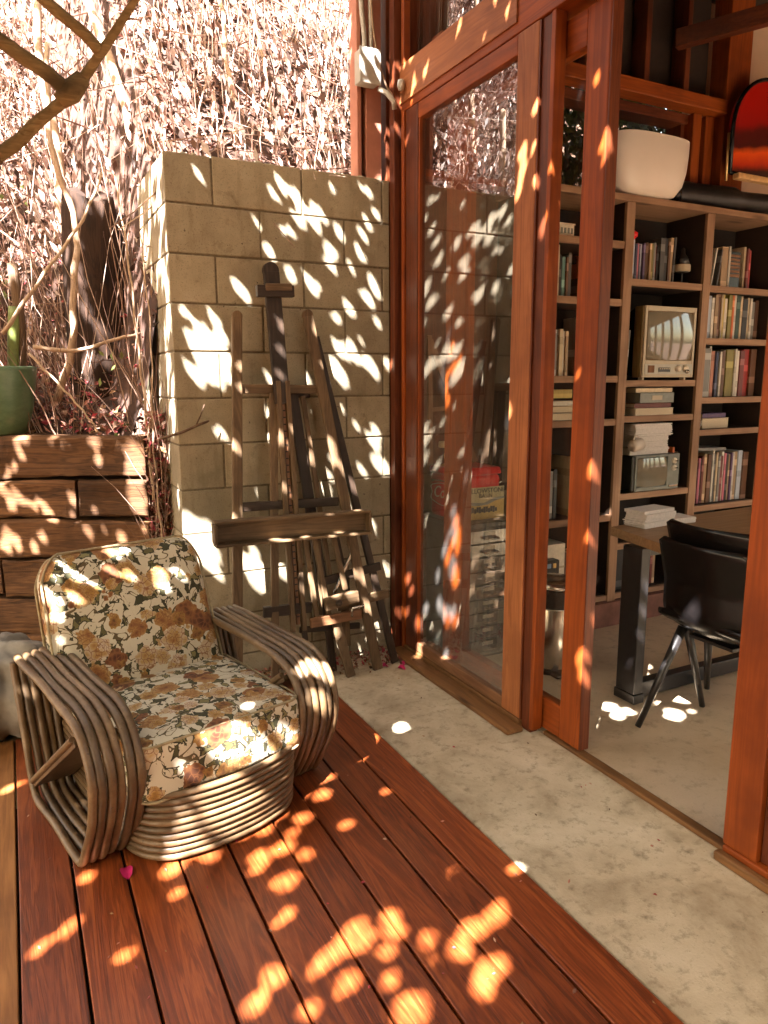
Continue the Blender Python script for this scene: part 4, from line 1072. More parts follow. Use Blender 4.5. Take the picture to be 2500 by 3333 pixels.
# individual dry vines that stand out
vines = [
    ('thick curved bare vine bending in front of the dark timber bank', [(0.21, 4.05, 1.30), (0.30, 4.0, 1.55), (0.33, 3.98, 1.85), (0.36, 3.97, 2.15), (0.28, 3.97, 2.5), (0.30, 4.0, 2.95)], 0.019),
    ('pale bare branch slanting up to the right behind the plant pot', [(0.0, 3.85, 1.62), (0.20, 3.85, 1.90), (0.38, 3.86, 2.15), (0.50, 3.87, 2.40)], 0.009),
    ('grey stick lying level across the leaf pile', [(0.12, 3.80, 1.56), (0.30, 3.78, 1.545), (0.48, 3.76, 1.60), (0.60, 3.74, 1.63)], 0.010),
    ('long thin cane sloping down to the right over the fallen leaves', [(0.10, 3.80, 1.53), (0.22, 3.72, 1.38), (0.30, 3.66, 1.27), (0.36, 3.62, 1.17)], 0.006),
    ('pair of thin upright stems close to the end of the block wall', [(0.565, 3.49, 0.85), (0.56, 3.50, 1.2), (0.545, 3.52, 1.55), (0.53, 3.55, 1.95), (0.50, 3.58, 2.3)], 0.006),
    ('long thin reddish stem climbing beside the block wall end', [(0.60, 3.48, 0.30), (0.585, 3.47, 0.8), (0.58, 3.48, 1.2), (0.60, 3.50, 1.6), (0.585, 3.52, 2.05)], 0.0045),
    ('thick pale trunk of vine standing on the slope left of the wall top', [(0.35, 4.9, 2.2), (0.38, 4.9, 2.7), (0.33, 5.0, 3.2), (0.36, 5.1, 3.8)], 0.032),
    ('thick leaning vine rising just behind the wall corner', [(0.72, 4.2, 2.5), (0.66, 4.3, 2.9), (0.55, 4.5, 3.4), (0.40, 4.8, 4.2)], 0.026),
    ('broad stem at the far left of the bank above the pot', [(-0.1, 4.9, 2.2), (-0.06, 4.95, 2.8), (-0.16, 5.1, 3.5)], 0.034),
    ('dark crooked branch climbing above the middle of the wall', [(1.25, 4.1, 2.75), (1.20, 4.2, 3.1), (1.22, 4.3, 3.4), (1.10, 4.4, 3.7), (1.05, 4.6, 4.2)], 0.014),
    ('slender forked vine above the wall beside the pink posts', [(1.42, 4.1, 2.7), (1.40, 4.2, 3.2), (1.33, 4.4, 3.8)], 0.010),
    ('leaning pale cane between the corner vine and the dark branch', [(0.98, 4.2, 2.6), (0.90, 4.4, 3.2), (0.86, 4.7, 3.9)], 0.012),
]
for lab, pts, r in vines:
    g = MB(); sp_ = spline(pts, 6); n_ = len(sp_)
    g.tube([p + Vector((0.004 * sin(i * 1.7), 0, 0)) for i, p in enumerate(sp_)], [r * (1.1 - 0.5 * i / n_) * (1 + 0.08 * sin(i * 2.3)) for i in range(n_)], 9)
    tag(g.build('dry_vine', M['vine'], smooth=True), lab, 'vine')
g = MB(); g.tube(spline([(0.60, 3.44, 1.14), (0.66, 3.24, 1.18), (0.72, 3.20, 1.21), (0.77, 3.18, 1.23)], 4), [0.006] * 12 + [0.003], 6)
g.tube([(0.715, 3.20, 1.208), (0.735, 3.19, 1.25), (0.755, 3.19, 1.30)], [0.004, 0.003, 0.002], 6)
tag(g.build('twig', M['bark'], smooth=True), 'short forked twig poking out in front of the wall end', 'twig')
# green shrub seen through the clerestory
sh = thing('shrub', 'dark green leafy shrub outside the high window over the bookcase', 'shrub', (2.9, 3.9, 1.5))
g = MB()
for _ in range(20000):
    c = Vector((RND.uniform(2.0, 4.9), RND.uniform(3.55, 4.3), RND.uniform(1.9, 3.9)))
    d = Vector((RND.gauss(0, .4), RND.gauss(-0.3, .5), RND.gauss(-0.8, .4))).normalized(); s = RND.uniform(0.05, 0.11)
    sx = d.cross(Vector((RND.gauss(0, 1), RND.gauss(0, 1), RND.gauss(0, 1)))).normalized() * s * 0.2
    g.add([c, c + d * s * 0.5 + sx, c + d * s, c + d * s * 0.5 - sx], [(0, 1, 2, 3)])
g.build('foliage', M['shrub'], sh)
g = MB()
for x in (2.4, 2.9, 3.4, 3.9): g.tube([(x, 4.0, 0.6), (x + 0.1, 4.0, 1.9), (x - 0.05, 3.95, 3.0)], [0.03, 0.022, 0.01], 8)
g.build('stems', M['bark'], sh, smooth=True)
# sprigs of green on the dry bank
g = MB()
for cx_, cy_, n_ in ((-0.05, 4.75, 60), (0.02, 5.2, 40), (1.5, 5.0, 90), (1.35, 5.6, 70), (0.55, 3.72, 14), (1.0, 4.5, 8)):
    for _ in range(n_):
        p = pt_hill(cx_, cy_) + Vector((RND.gauss(0, .14), RND.gauss(0, .1), RND.uniform(0.02, 0.45)))
        d = Vector((RND.gauss(0, .5), RND.gauss(-.2, .5), RND.gauss(0.2, .5))).normalized(); s = RND.uniform(0.025, 0.055)
        sx = d.cross(Vector((RND.gauss(0, 1), RND.gauss(0, 1), RND.gauss(0, 1)))).normalized() * s * 0.25
        g.add([p, p + d * s * 0.5 + sx, p + d * s, p + d * s * 0.5 - sx], [(0, 1, 2, 3)])
struct(g.build('green_sprigs', M['succ']), 'stuff')
hd = thing('added_hedge', 'unseen mass of green foliage added behind the viewpoint to block light', 'added_hedge', (-1.5, -3.4, 0))  # unseen foliage added to cut the light from behind the camera
g = MB(); n_ = 40; vs = []
for i in range(n_ + 1):
    for j_ in range(13):
        x = -6.0 + 7.6 * i / n_; z = -0.2 + 4.6 * j_ / 12
        vs.append((x, -3.5 + 0.25 * noise.noise(Vector((x * 1.3, z * 1.3, 2))), z + 0.2 * noise.noise(Vector((x * 1.5, 0, 7)))))
g.add(vs, [(i * 13 + j_, (i + 1) * 13 + j_, (i + 1) * 13 + j_ + 1, i * 13 + j_ + 1) for i in range(n_) for j_ in range(12)])
q0 = len(g.v); g.add([(x, y - 0.9, z) for x, y, z in vs], [(i * 13 + j_, (i + 1) * 13 + j_, (i + 1) * 13 + j_ + 1, i * 13 + j_ + 1) for i in range(n_) for j_ in range(12)])
g.build('inner_mass', M['shrub'], hd, smooth=True)
g = MB()
for _ in range(9000):
    c = Vector((RND.uniform(-6.0, 1.6), -3.35 + RND.gauss(0, 0.12), RND.uniform(0, 4.5)))
    d = Vector((RND.gauss(0, .6), RND.gauss(0.4, .5), RND.gauss(-0.3, .6))).normalized(); s = RND.uniform(0.06, 0.13)
    sx = d.cross(Vector((RND.gauss(0, 1), RND.gauss(0, 1), RND.gauss(0, 1)))).normalized() * s * 0.3
    g.add([c, c + d * s * 0.5 + sx, c + d * s, c + d * s * 0.5 - sx], [(0, 1, 2, 3)])
g.build('foliage', M['shrub'], hd)
# petals on the deck
for i, (x, y, z, s) in enumerate(((0.185, 2.10 - 0.09, 0.006, 0.03), (0.885, 2.42, 0.006, 0.03), (0.82, 2.33, 0.006, 0.02), (0.335, 1.33, 0.006, 0.022), (1.55, 3.03, 0.004, 0.022), (1.61, 2.97, 0.004, 0.028), (1.64, 3.02, 0.004, 0.02), (0.90, 2.75, 0.006, 0.025))):
    g = MB()
    n_ = 8; pts = [(x + s * cos(a) * 0.6, y + s * sin(a), z + 0.004 + 0.008 * cos(a * 2 + i)) for a in [2 * pi * k / n_ + i for k in range(n_)]]
    g.add([(x, y, z)] + pts, [(0, k + 1, (k + 1) % n_ + 1) for k in range(n_)])
    tag(g.build('fallen_petal', M['magenta'], smooth=True), 'small magenta petal fallen on the ground', 'petal', 'magenta petals on the ground')

# ================================================================== OVERHANGING TREE (casts the dapples; its bare fork crosses the upper left)
A_ = SUN.cross(Vector((0, 0, 1))).normalized(); B_ = A_.cross(SUN)
tree = thing('overhanging_tree', 'tree overhanging the deck whose bare forked branch crosses the upper left corner', 'tree', (-2.65, -2.7, 0))
g = MB()
g.tube(spline([(-2.7, -2.75, -0.3), (-2.6, -2.6, 1.2), (-2.4, -2.1, 2.6), (-2.2, -1.6, 3.6)], 5), [0.17 - 0.007 * i for i in range(16)], 12)
g.tube(spline([(-2.2, -1.6, 3.6), (-2.45, -0.1, 4.1), (-1.7, 1.4, 3.4), (-0.75, 1.85, 2.2), (-0.25, 1.86, 1.86), (0.028, 1.84, 1.872)], 5), [0.050 - 0.0013 * i for i in range(26)], 9)
g.tube(spline([(-2.2, -1.6, 3.6), (-2.3, -1.4, 4.4), (-2.2, -0.8, 5.4)], 5), [0.05 - 0.003 * i for i in range(11)], 9)
g.build('trunk', M['bark'], tree, smooth=True)
g = MB()
br = lambda pts, r0, r1: g.tube(spline(pts, 9), [(r0 + (r1 - r0) * i / (9 * (len(pts) - 1))) * (1 + 0.10 * noise.noise(Vector((i * 0.45, r0 * 900, 0)))) for i in range(9 * (len(pts) - 1) + 1)], 14)
br([(0.0, 1.842, 1.858), (0.060, 1.832, 1.90), (0.104, 1.818, 1.943), (0.176, 1.792, 2.006), (0.236, 1.758, 2.082), (0.275, 1.73, 2.135), (0.32, 1.70, 2.20)], 0.0155, 0.007)
br([(0.170, 1.793, 2.005), (0.128, 1.788, 2.035), (0.085, 1.783, 2.056), (0.046, 1.775, 2.076), (-0.08, 1.76, 2.14)], 0.0155, 0.0145)
br([(0.232, 1.758, 2.084), (0.205, 1.752, 2.108), (0.170, 1.745, 2.128), (0.129, 1.74, 2.155), (0.05, 1.73, 2.22)], 0.0125, 0.0115)
g.tube([(0.150, 1.80, 1.985), (0.172, 1.792, 2.005), (0.200, 1.78, 2.035)], [0.016, 0.024, 0.017], 10)
g.tube(spline([(0.275, 1.73, 2.135), (0.292, 1.722, 2.142), (0.315, 1.715, 2.141)], 4), [0.004, 0.0035, 0.003, 0.0025, 0.002, 0.002, 0.0015, 0.001, 0.001], 6)
g.tube(spline([(0.075, 1.828, 1.915), (0.083, 1.822, 1.888), (0.10, 1.82, 1.872)], 4), [0.004, 0.0035, 0.003, 0.0025, 0.002, 0.002, 0.0015, 0.001, 0.001], 6)
g.build('bare_branch', M['branch'], tree, smooth=True)
gaps = [tuple(int(q) / 1000 for q in a.split(',')) for a in FLECKS.split()]
gaps = [(u, v, r * min(0.92, 0.54 + r * 12)) for u, v, r in gaps]
cell = {}
for u, v, r in gaps:
    cell.setdefault((round(u / 0.1), round(v / 0.1)), []).append((u, v, r))
def open_here(u, v):
    ci, cj = round(u / 0.1), round(v / 0.1)
    for i in (-1, 0, 1):
        for j_ in (-1, 0, 1):
            for (a, b, r) in cell.get((ci + i, cj + j_), ()):
                if (u - a) ** 2 + (v - b) ** 2 < (r * GAPK + GAPO) ** 2: return True
    return False
def gap_near(u, v):
    ci, cj = round(u / 0.1), round(v / 0.1); best = None
    for i in (-1, 0, 1):
        for j_ in (-1, 0, 1):
            for (a, b, r) in cell.get((ci + i, cj + j_), ()):
                d = sqrt((u - a) ** 2 + (v - b) ** 2) - (r * GAPK + GAPO)
                if best is None or d < best[0]: best = (d, math.atan2(v - b, u - a))
    return best
def bound(u):
    # lower edge, in the plane across the sunlight, of everything lit beyond the wall and timbers
    if u < -2.11: return 2.72 + (u + 2.36) * 0.28 if u < -2.2 else 2.75
    if u < -1.60: return 3.12 + 0.93 * (u + 2.52)
    return 4.9
g = MB()
def leafy(u, v, w_, la, lb, th=None):
    c = A_ * u + B_ * v + SUN * w_
    if th is None: th = RND.uniform(0, 2 * pi)
    tl = (RND.gauss(0, .25), RND.gauss(0, .25))
    a = (A_ * cos(th) + B_ * sin(th) + SUN * tl[0]).normalized() * la * RND.uniform(0.9, 1.12)
    b = (-A_ * sin(th) + B_ * cos(th) + SUN * tl[1]).normalized() * lb * RND.uniform(0.9, 1.12)
    g.add([c - a, c - a * 0.45 - b, c + a * 0.4 - b * 0.9, c + a, c + a * 0.4 + b * 0.9, c - a * 0.45 + b], [(0, 1, 2, 3, 4, 5)])
def sunlit_side(u, v): return v > bound(u) and u < -1.36
def fill(u0, u1, v0, v1, st, la, lb, near):
    for i in range(int((u1 - u0) / st)):
        for j_ in range(int((v1 - v0) / st)):
            u = u0 + i * st + (st / 2 if j_ % 2 else 0) + RND.uniform(-0.2, 0.2) * st; v = v0 + j_ * st + RND.uniform(-0.2, 0.2) * st
            hill = sunlit_side(u, v)
            if hill and u < -2.2 and v < 2.95 and open_here(u, v): continue
            if near:
                if hill or v > 4.9: continue
                gh = gap_near(u, v)
                if gh is not None and gh[0] < 0: continue
                if noise.noise(Vector((u * 14 + 40, v * 14, 5.5))) > 0.80: continue
            else:
                if not hill and v < 4.9 and u > -3.3 and u < 0.35 and v > 0.55: continue
                if hill:
                    if noise.noise(Vector((u * 17, v * 17, 1.5))) + 0.3 * noise.noise(Vector((u * 3, v * 3, 8))) > HILLT - 0.22 * max(0.0, min(1.0, (v - 4.2) / 1.6)) + (0.42 if (-3.9 < u < -2.25 and v < 3.75) else 0.0): continue
                elif noise.noise(Vector((u * 8, v * 8, 2.5))) > 0.35: continue
            th = gh[1] + pi / 2 if near and gh is not None and gh[0] < 0.020 else None
            leafy(u, v, ((-1.75 - 1.4 * max(0.0, min(1.0, (1.75 - v) / 0.5))) if near else -2.9) + RND.uniform(-0.2, 0.2) + 0.25 * noise.noise(Vector((u, v, 0))), la, lb, th)
fill(-3.3, 0.35, 0.55, 4.95, 0.0160, 0.0225, 0.0150, True)
fill(-5.9, 1.4, -0.8, 8.4, 0.030, 0.031, 0.021, False)
g.build('crown', M['leaf'], tree)
# ================================================================== BOOKCASE
bc_ = thing('bookcase', 'large grey brown built in bookcase of three bays against the inner wall', 'bookcase', (3.0, 3.12, 0))
YF = 2.98
stl = [2.355, 2.957, 3.565, 4.172, 4.78]
for x in stl:
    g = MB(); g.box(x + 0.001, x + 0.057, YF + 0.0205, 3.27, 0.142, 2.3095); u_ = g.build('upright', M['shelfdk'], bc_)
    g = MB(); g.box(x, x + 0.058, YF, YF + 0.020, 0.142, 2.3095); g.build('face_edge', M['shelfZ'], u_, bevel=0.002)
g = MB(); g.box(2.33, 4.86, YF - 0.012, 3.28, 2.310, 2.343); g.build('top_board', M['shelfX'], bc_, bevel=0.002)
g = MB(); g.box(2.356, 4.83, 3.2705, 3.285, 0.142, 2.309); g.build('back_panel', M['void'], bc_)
g = MB(); g.box(2.30, 4.86, YF - 0.02, 3.28, 0.0, 0.1415); g.build('plinth', M['brick'], bc_, bevel=0.003)
SH = {'A': [2.113, 1.819, 1.418, 1.185, 0.65], 'B': [1.929, 1.393, 1.198, 0.762, 0.475], 'C': [1.926, 1.632, 1.291, 1.101, 0.641], 'D': [1.93, 1.6, 1.28, 0.9, 0.5]}
BX = {'A': (2.413, 2.957), 'B': (3.015, 3.565), 'C': (3.623, 4.172), 'D': (4.230, 4.78)}
for b_, zz in SH.items():
    x0, x1 = BX[b_]
    for z in zz + [0.179]:
        th = 0.036 if z > 0.2 else 0.03
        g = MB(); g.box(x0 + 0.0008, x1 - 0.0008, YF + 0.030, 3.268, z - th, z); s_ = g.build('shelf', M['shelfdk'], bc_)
        g = MB(); g.box(x0 + 0.0008, x1 - 0.0008, YF + 0.006, YF + 0.0295, z - th, z); g.build('face_edge', M['shelfX'], s_, bevel=0.002)

# ------------------------------------------------------------------ books
CB = {'white': (0.66, 0.62, 0.55), 'cream': (0.60, 0.48, 0.33), 'tan': (0.36, 0.24, 0.14), 'brown': (0.13, 0.06, 0.032), 'black': (0.018, 0.016, 0.016),
      'grey': (0.26, 0.25, 0.24), 'dark grey': (0.07, 0.068, 0.068), 'red': (0.38, 0.03, 0.025), 'orange': (0.58, 0.13, 0.025), 'salmon': (0.55, 0.25, 0.18), 'teal': (0.14, 0.27, 0.26),
      'blue': (0.11, 0.18, 0.30), 'olive': (0.24, 0.20, 0.05), 'dark green': (0.025, 0.06, 0.04), 'pink': (0.60, 0.17, 0.24), 'purple': (0.12, 0.07, 0.17), 'maroon': (0.16, 0.035, 0.03), 'yellow': (0.55, 0.42, 0.12), 'navy': (0.03, 0.035, 0.08), 'pale blue': (0.45, 0.50, 0.60)}
def bookmat(col):
    mt, t, b = newmat('book_cover_' + col.replace(' ', '_'))
    v = coords(t)
    base = CB[col]
    sep = t.nodes.new('ShaderNodeSeparateXYZ'); lnk(t, v, sep.inputs[0])
    rr = objrand(t)
    # printed bands across the spine at a height that differs per book
    wv = math_(t, 'ADD', math_(t, 'MULTIPLY', sep.outputs[2], 9.0), math_(t, 'MULTIPLY', rr, 6.28))
    band = math_(t, 'GREATER_THAN', math_(t, 'SINE', math_(t, 'MULTIPLY', wv, 3.1)), 0.86)
    n = tnoise(t, coords(t, (40, 40, 9)), 1.0, 4, 0.7)
    lum = sum(base) / 3
    alt = tuple(k * 0.35 for k in base) if lum > 0.3 else tuple(min(1, k * 2.5 + 0.12) for k in base)
    c = mix(t, ramp(t, n, [(0.35, (0, 0, 0)), (0.75, (1, 1, 1))]), base, tuple(k * 0.72 for k in base))
    c = mix(t, math_(t, 'MULTIPLY', band, 0.45), c, alt)
    c = mix(t, 1.0, c, ramp(t, rr, [(0, (0.8,) * 3), (1, (1.15,) * 3)]), 'MULTIPLY')
    lnk(t, c, b.inputs['Base Color']); b.inputs['Roughness'].default_value = 0.5
    return mt
BM = {k: bookmat(k) for k in CB}
mt, t, b = newmat('book_pages')
pg = tnoise(t, coords(t, (300, 4, 300)), 1.0, 2)
lnk(t, ramp(t, pg, [(0.3, (0.42, 0.35, 0.25)), (0.7, (0.62, 0.54, 0.42))]), b.inputs['Base Color']); b.inputs['Roughness'].default_value = 0.9
PAGES = mt
ORD = ['first', 'second', 'third', 'fourth', 'fifth', 'sixth', 'seventh', 'eighth', 'ninth', 'tenth', 'eleventh', 'twelfth', 'thirteenth', 'fourteenth', 'fifteenth', 'sixteenth', 'seventeenth', 'eighteenth', 'nineteenth', 'twentieth', 'twenty-first', 'twenty-second', 'twenty-third', 'twenty-fourth']
def book(x, y, z, w_, h_, d_, col, label, group, lean=0.0, flat=False, yaw=0.0, spine_pages=False):
    root = thing('book', label, 'book', (x, y, z), 0, group)
    root.rotation_euler = (0, lean, yaw)
    LOCAL.add(root.name)
    c = 0.0022
    g = MB()
    if not flat:
        g.box(0, w_, 0, c, 0, h_); g.box(0, c, c, d_, 0, h_); g.box(w_ - c, w_, c, d_, 0, h_)
        if w_ > 0.012: g.v = [(px_, py_ - (0.0025 if py_ == 0 and False else 0), pz_) for px_, py_, pz_ in g.v]
        cov = g.build('cover', BM[col], root, bevel=0.0012)
        g = MB(); g.box(c + 0.0003, w_ - c - 0.0003, c + 0.0004, d_ - 0.003, 0.003, h_ - 0.004); g.build('pages', PAGES, root)
    else:   # lying: w_ = length along x, h_ = thickness
        g.box(0, w_, 0, d_, 0, c); g.box(0, w_, 0, d_, h_ - c, h_)
        if not spine_pages: g.box(0, w_, 0, c, c, h_ - c)
        g.build('cover', BM[col], root, bevel=0.001)
        g = MB(); g.box(0.004, w_ - 0.004, 0.003, d_ - 0.003, c + 0.0003, h_ - c - 0.0003); g.build('pages', PAGES, root)
    return root
def row(bay, z, x, items, where, group, d=0.19, y=3.035, ws=1.0):
    """items: (width, height, colour[, lean degrees])"""
    for i, it in enumerate(items):
        w_, h_, col = it[:3]; w_ *= ws; ln = it[3] if len(it) > 3 else 0
        if col is None: x += w_; continue
        word = 'thin' if w_ < 0.016 else ('thick' if w_ > 0.034 else 'standing')
        xx = x + (0.0 if ln <= 0 else 0.0)
        lift = 0.0
        if ln < 0: xx = x - h_ * sin(radians(ln)) * 1.0
        book(xx, y + RND.uniform(0, 0.02), z + 0.0008 + (w_ * sin(radians(ln)) if ln > 0 else 0), w_ - 0.0012, h_, d, col, '%s %s book, %s from left %s' % (word, col, ORD[min(i, 23)], where), group, radians(ln))
        x += w_ + (h_ * abs(sin(radians(ln))) if ln else 0)
    return x
# right bay
row('C', 1.926, 3.655, [(0.012, .20, 'black', 9), (0.010, .22, 'white', 9), (0.012, .215, 'dark grey', 8), (0.052, .23, 'tan'), (0.016, .235, 'white')], 'on the upper shelf of the right bay', 'books on the upper shelf of the right bay', 0.17)
row('C', 1.926, 3.985, [(0.018, .245, 'cream'), (0.016, .235, 'maroon'), (0.014, .225, 'red')], 'of three tall books by the slatted box', 'books on the upper shelf of the right bay', 0.17)
row('C', 1.632, 3.632, [(.040, .25, 'salmon'), (.013, .262, 'white'), (.020, .245, 'pale blue'), (.018, .235, 'white'), (.020, .25, 'tan'), (.030, .262, 'brown'), (.012, .26, 'cream'), (.012, .262, 'yellow'), (.018, .235, 'white'), (.024, .262, 'olive'), (.014, .255, 'orange'), (.018, .27, 'white'), (.026, .262, 'dark green'), (.012, .25, 'cream'), (.014, .255, 'tan'), (.034, .24, 'black'), (.016, .25, 'cream'), (.014, .245, 'white'), (.020, .225, 'grey'), (.024, .235, 'brown')], 'on the second shelf of the right bay', 'books on the second shelf of the right bay', ws=1.29)
row('C', 1.291, 3.630, [(.011, .30, 'cream'), (.014, .29, 'cream'), (.064, .285, 'grey'), (.013, .298, 'white'), (.022, .27, 'salmon'), (.018, .262, 'navy'), (.014, .27, 'black'), (.014, .268, 'white'), (.022, .272, 'brown'), (.012, .275, 'white'), (.052, .28, 'olive'), (.014, .285, 'white'), (.016, .28, 'grey'), (.016, .275, 'white'), (.030, .275, 'maroon'), (.040, .285, 'red'), (.040, .285, 'brown')], 'on the third shelf of the right bay', 'books on the third shelf of the right bay', ws=1.27)
row('C', 0.641, 3.632, [(.050, .26, 'dark green'), (.020, .262, 'teal'), (.016, .28, 'pink'), (.014, .275, 'black'), (.016, .29, 'maroon'), (.022, .305, 'tan'), (.028, .30, 'brown'), (.018, .30, 'black'), (.013, .325, 'white'), (.018, .30, 'dark grey'), (.014, .31, 'cream'), (.016, .29, 'grey'), (.022, .285, 'maroon'), (.018, .31, 'white'), (.014, .30, 'pink'), (.018, .295, 'black'), (.018, .29, 'tan'), (.014, .30, 'purple'), (.016, .305, 'white'), (.028, .305, 'tan'), (.034, .31, 'pale blue'), (.040, .30, 'brown')], 'on the low shelf of the right bay', 'books on the low shelf of the right bay', ws=1.12)
book(3.655, 3.05, 0.968, 0.30, 0.018, 0.17, 'grey', 'grey book lying slantwise on top of the low row in the right bay', 'books lying flat', radians(1.5), True)
book(3.70, 3.03, 1.102, 0.235, 0.062, 0.18, 'cream', 'thick cream book lying flat under the purple book in the right bay', 'books lying flat', 0, True, 0, True)
book(3.71, 3.04, 1.165, 0.205, 0.028, 0.16, 'purple', 'purple and white book lying on top of the thick cream one in the right bay', 'books lying flat', 0, True)
# middle bay
row('B', 1.929, 3.075, [(.012, .215, 'pale blue'), (.014, .19, 'navy'), (.012, .195, 'pink'), (.018, .19, 'navy'), (.012, .195, 'pale blue'), (.012, .20, 'purple'), (.012, .195, 'dark grey'), (.018, .205, 'brown'), (.014, .20, 'tan'), (.012, .20, 'olive'), (.014, .205, 'grey'), (.017, .20, 'red'), (.014, .19, 'black'), (.030, .235, 'dark grey'), (.030, .238, 'black'), (.016, .22, 'brown'), (.020, .245, 'tan', 2), (.012, .25, 'dark grey', 2)], 'on the upper shelf of the middle bay', 'books on the upper shelf of the middle bay', 0.16, ws=1.12)
row('B', 0.179, 3.02, [(.020, .27, 'black'), (.018, .26, 'pink'), (.012, .25, 'white'), (.09, .25, 'black'), (.016, .25, 'purple'), (.014, .255, 'white'), (.012, .26, 'blue'), (.020, .25, 'brown'), (.018, .25, 'yellow'), (.014, .26, 'dark green'), (.020, .25, 'cream'), (.02, .24, 'olive'), (.024, .25, 'black'), (.012, .25, 'cream'), (.03, .26, 'dark grey'), (.02, .25, 'maroon'), (.02, .25, 'tan')], 'on the bottom shelf of the middle bay', 'books on the bottom shelf of the middle bay')
book(3.11, 3.0, 1.325, 0.285, 0.024, 0.2, 'cream', 'cream book lying on top of the grey box file under the big television', 'books lying flat', 0, True)
book(3.095, 2.99, 1.239, 0.285, 0.027, 0.2, 'maroon', 'reddish brown book lying in the stack under the big television', 'books lying flat', 0, True)
book(3.10, 2.985, 1.199, 0.30, 0.039, 0.2, 'white', 'white thick book with ragged page edges under the television', 'books lying flat', 0, True, 0, True)
bxf = thing('box_file', 'grey archive box with a cream label in the stack under the big television', 'box', (3.13, 3.0, 1.267))
g = MB(); g.box(3.135, 3.400, 2.99, 3.19, 1.2672, 1.324); g.build('box_body', M['greym'], bxf, bevel=0.002)
g = MB(); g.box(3.225, 3.305, 2.9875, 2.9898, 1.283, 1.308); g.build('label_plate', M['cream'], bxf)
book(3.452, 3.02, 0.764, 0.016, 0.24, 0.18, 'orange', 'orange brown book standing right of the small television', 'books beside the small television', 0)
book(3.030, 3.02, 1.394, 0.006, 0.30, 0.2, 'white', 'thin white sleeve leaning left of the big television', 'thin sleeves by the television', radians(3))
book(3.045, 3.02, 1.394, 0.006, 0.27, 0.2, 'grey', 'thin grey sleeve leaning left of the big television', 'thin sleeves by the television', radians(3.5))
# left bay, seen between and through the doors
row('A', 1.819, 2.50, [(.012, .25, 'grey'), (.010, .245, 'white'), (.014, .25, 'brown'), (.022, .25, 'tan'), (.012, .255, 'cream'), (.022, .21, 'black'), (.022, .20, 'teal'), (.014, .20, 'brown'), (.02, .22, 'dark grey')], 'on the second shelf of the left bay', 'books on the second shelf of the left bay')
row('A', 1.819, 2.80, [(.022, .12, 'black'), (.022, .20, 'orange'), (.044, .245, 'orange'), (.020, .25, 'salmon')], 'of the orange group in the left bay', 'books on the second shelf of the left bay')
row('A', 1.418, 2.50, [(.014, .26, 'cream'), (.014, .25, 'white'), (.014, .25, 'tan'), (.012, .235, 'grey'), (.012, .21, 'brown'), (.018, .24, 'cream'), (.016, .23, 'white'), (.014, .23, 'tan')], 'on the third shelf of the left bay', 'books on the third shelf of the left bay', ws=1.3)
row('A', 1.418, 2.775, [(.040, .31, 'grey'), (.026, .315, 'white'), (.010, .29, 'dark grey')], 'of the tall binders in the left bay', 'books on the third shelf of the left bay')
row('A', 0.650, 2.43, [(.022, .30, 'white'), (.014, .29, 'grey'), (.020, .285, 'white'), (.014, .29, 'cream'), (.024, .28, 'black'), (.020, .27, 'dark grey'), (.022, .28, 'black'), (.020, .26, 'grey'), (.024, .27, 'black')], 'on the low shelf of the left bay', 'books on the low shelf of the left bay')
row('A', 0.650, 2.715, [(.016, .33, 'cream'), (.016, .33, 'dark grey')], 'of the pair low in the left bay', 'books on the low shelf of the left bay')
row('A', 0.179, 2.76, [(.040, .245, 'grey'), (.012, .23, 'black'), (.018, .24, 'yellow'), (.022, .24, 'cream'), (.020, .20, 'black'), (.020, .20, 'navy')], 'on the bottom shelf of the left bay', 'books on the bottom shelf of the left bay')
book(2.47, 3.02, 1.302, 0.20, 0.045, 0.18, 'yellow', 'yellow book lying on top of the flat stack in the left bay', 'books lying flat', 0, True)
book(2.49, 3.01, 1.262, 0.20, 0.026, 0.18, 'white', 'white book lying in the middle of the flat stack in the left bay', 'books lying flat', 0, True)
book(2.48, 3.01, 1.226, 0.23, 0.034, 0.18, 'cream', 'cream book with page edges showing in the flat stack of the left bay', 'books lying flat', 0, True, 0, True)
book(2.47, 3.00, 1.186, 0.25, 0.038, 0.19, 'white', 'white book at the bottom of the flat stack in the left bay', 'books lying flat', 0, True, 0, True)

# ------------------------------------------------------------------ shelf objects
t_ = thing('white_box', 'small white box standing on the top shelf of the left bay', 'box', (2.57, 3.05, 2.113))
g = MB(); g.box(2.545, 2.640, 3.02, 3.10, 2.114, 2.170); g.build('box_body', M['offwhite'], t_, bevel=0.003)
g = MB(); g.box(2.541, 2.644, 3.016, 3.104, 2.1705, 2.178); g.build('lid', M['offwhite'], t_, bevel=0.002)
g = MB()
for k in range(4): g.box(2.552 + k * 0.022, 2.564 + k * 0.022, 3.017, 3.0195, 2.128, 2.155)
g.build('openings', M['greym'], t_)
t_ = thing('white_vase', 'small white jar behind the door stile on the top shelf of the left bay', 'jar', (2.80, 3.06, 2.113))
g = MB(); g.lathe([(0.022, 0), (0.028, 0.02), (0.030, 0.055), (0.020, 0.075), (0.022, 0.085), (0.016, 0.086), (0.014, 0.07)], (2.80, 3.05, 2.114), 20); g.build('jar_body', M['white'], t_, smooth=True)
g = MB(); g.lathe([(0.015, 0), (0.015, 0.006), (0.004, 0.010), (0.0, 0.014)], (2.80, 3.05, 2.201), 14); g.build('lid', M['greym'], t_, smooth=True)
fg = thing('figurine', 'carved pale figurine wearing a red cap at the left end of the upper middle shelf', 'figurine', (3.045, 3.03, 1.929))
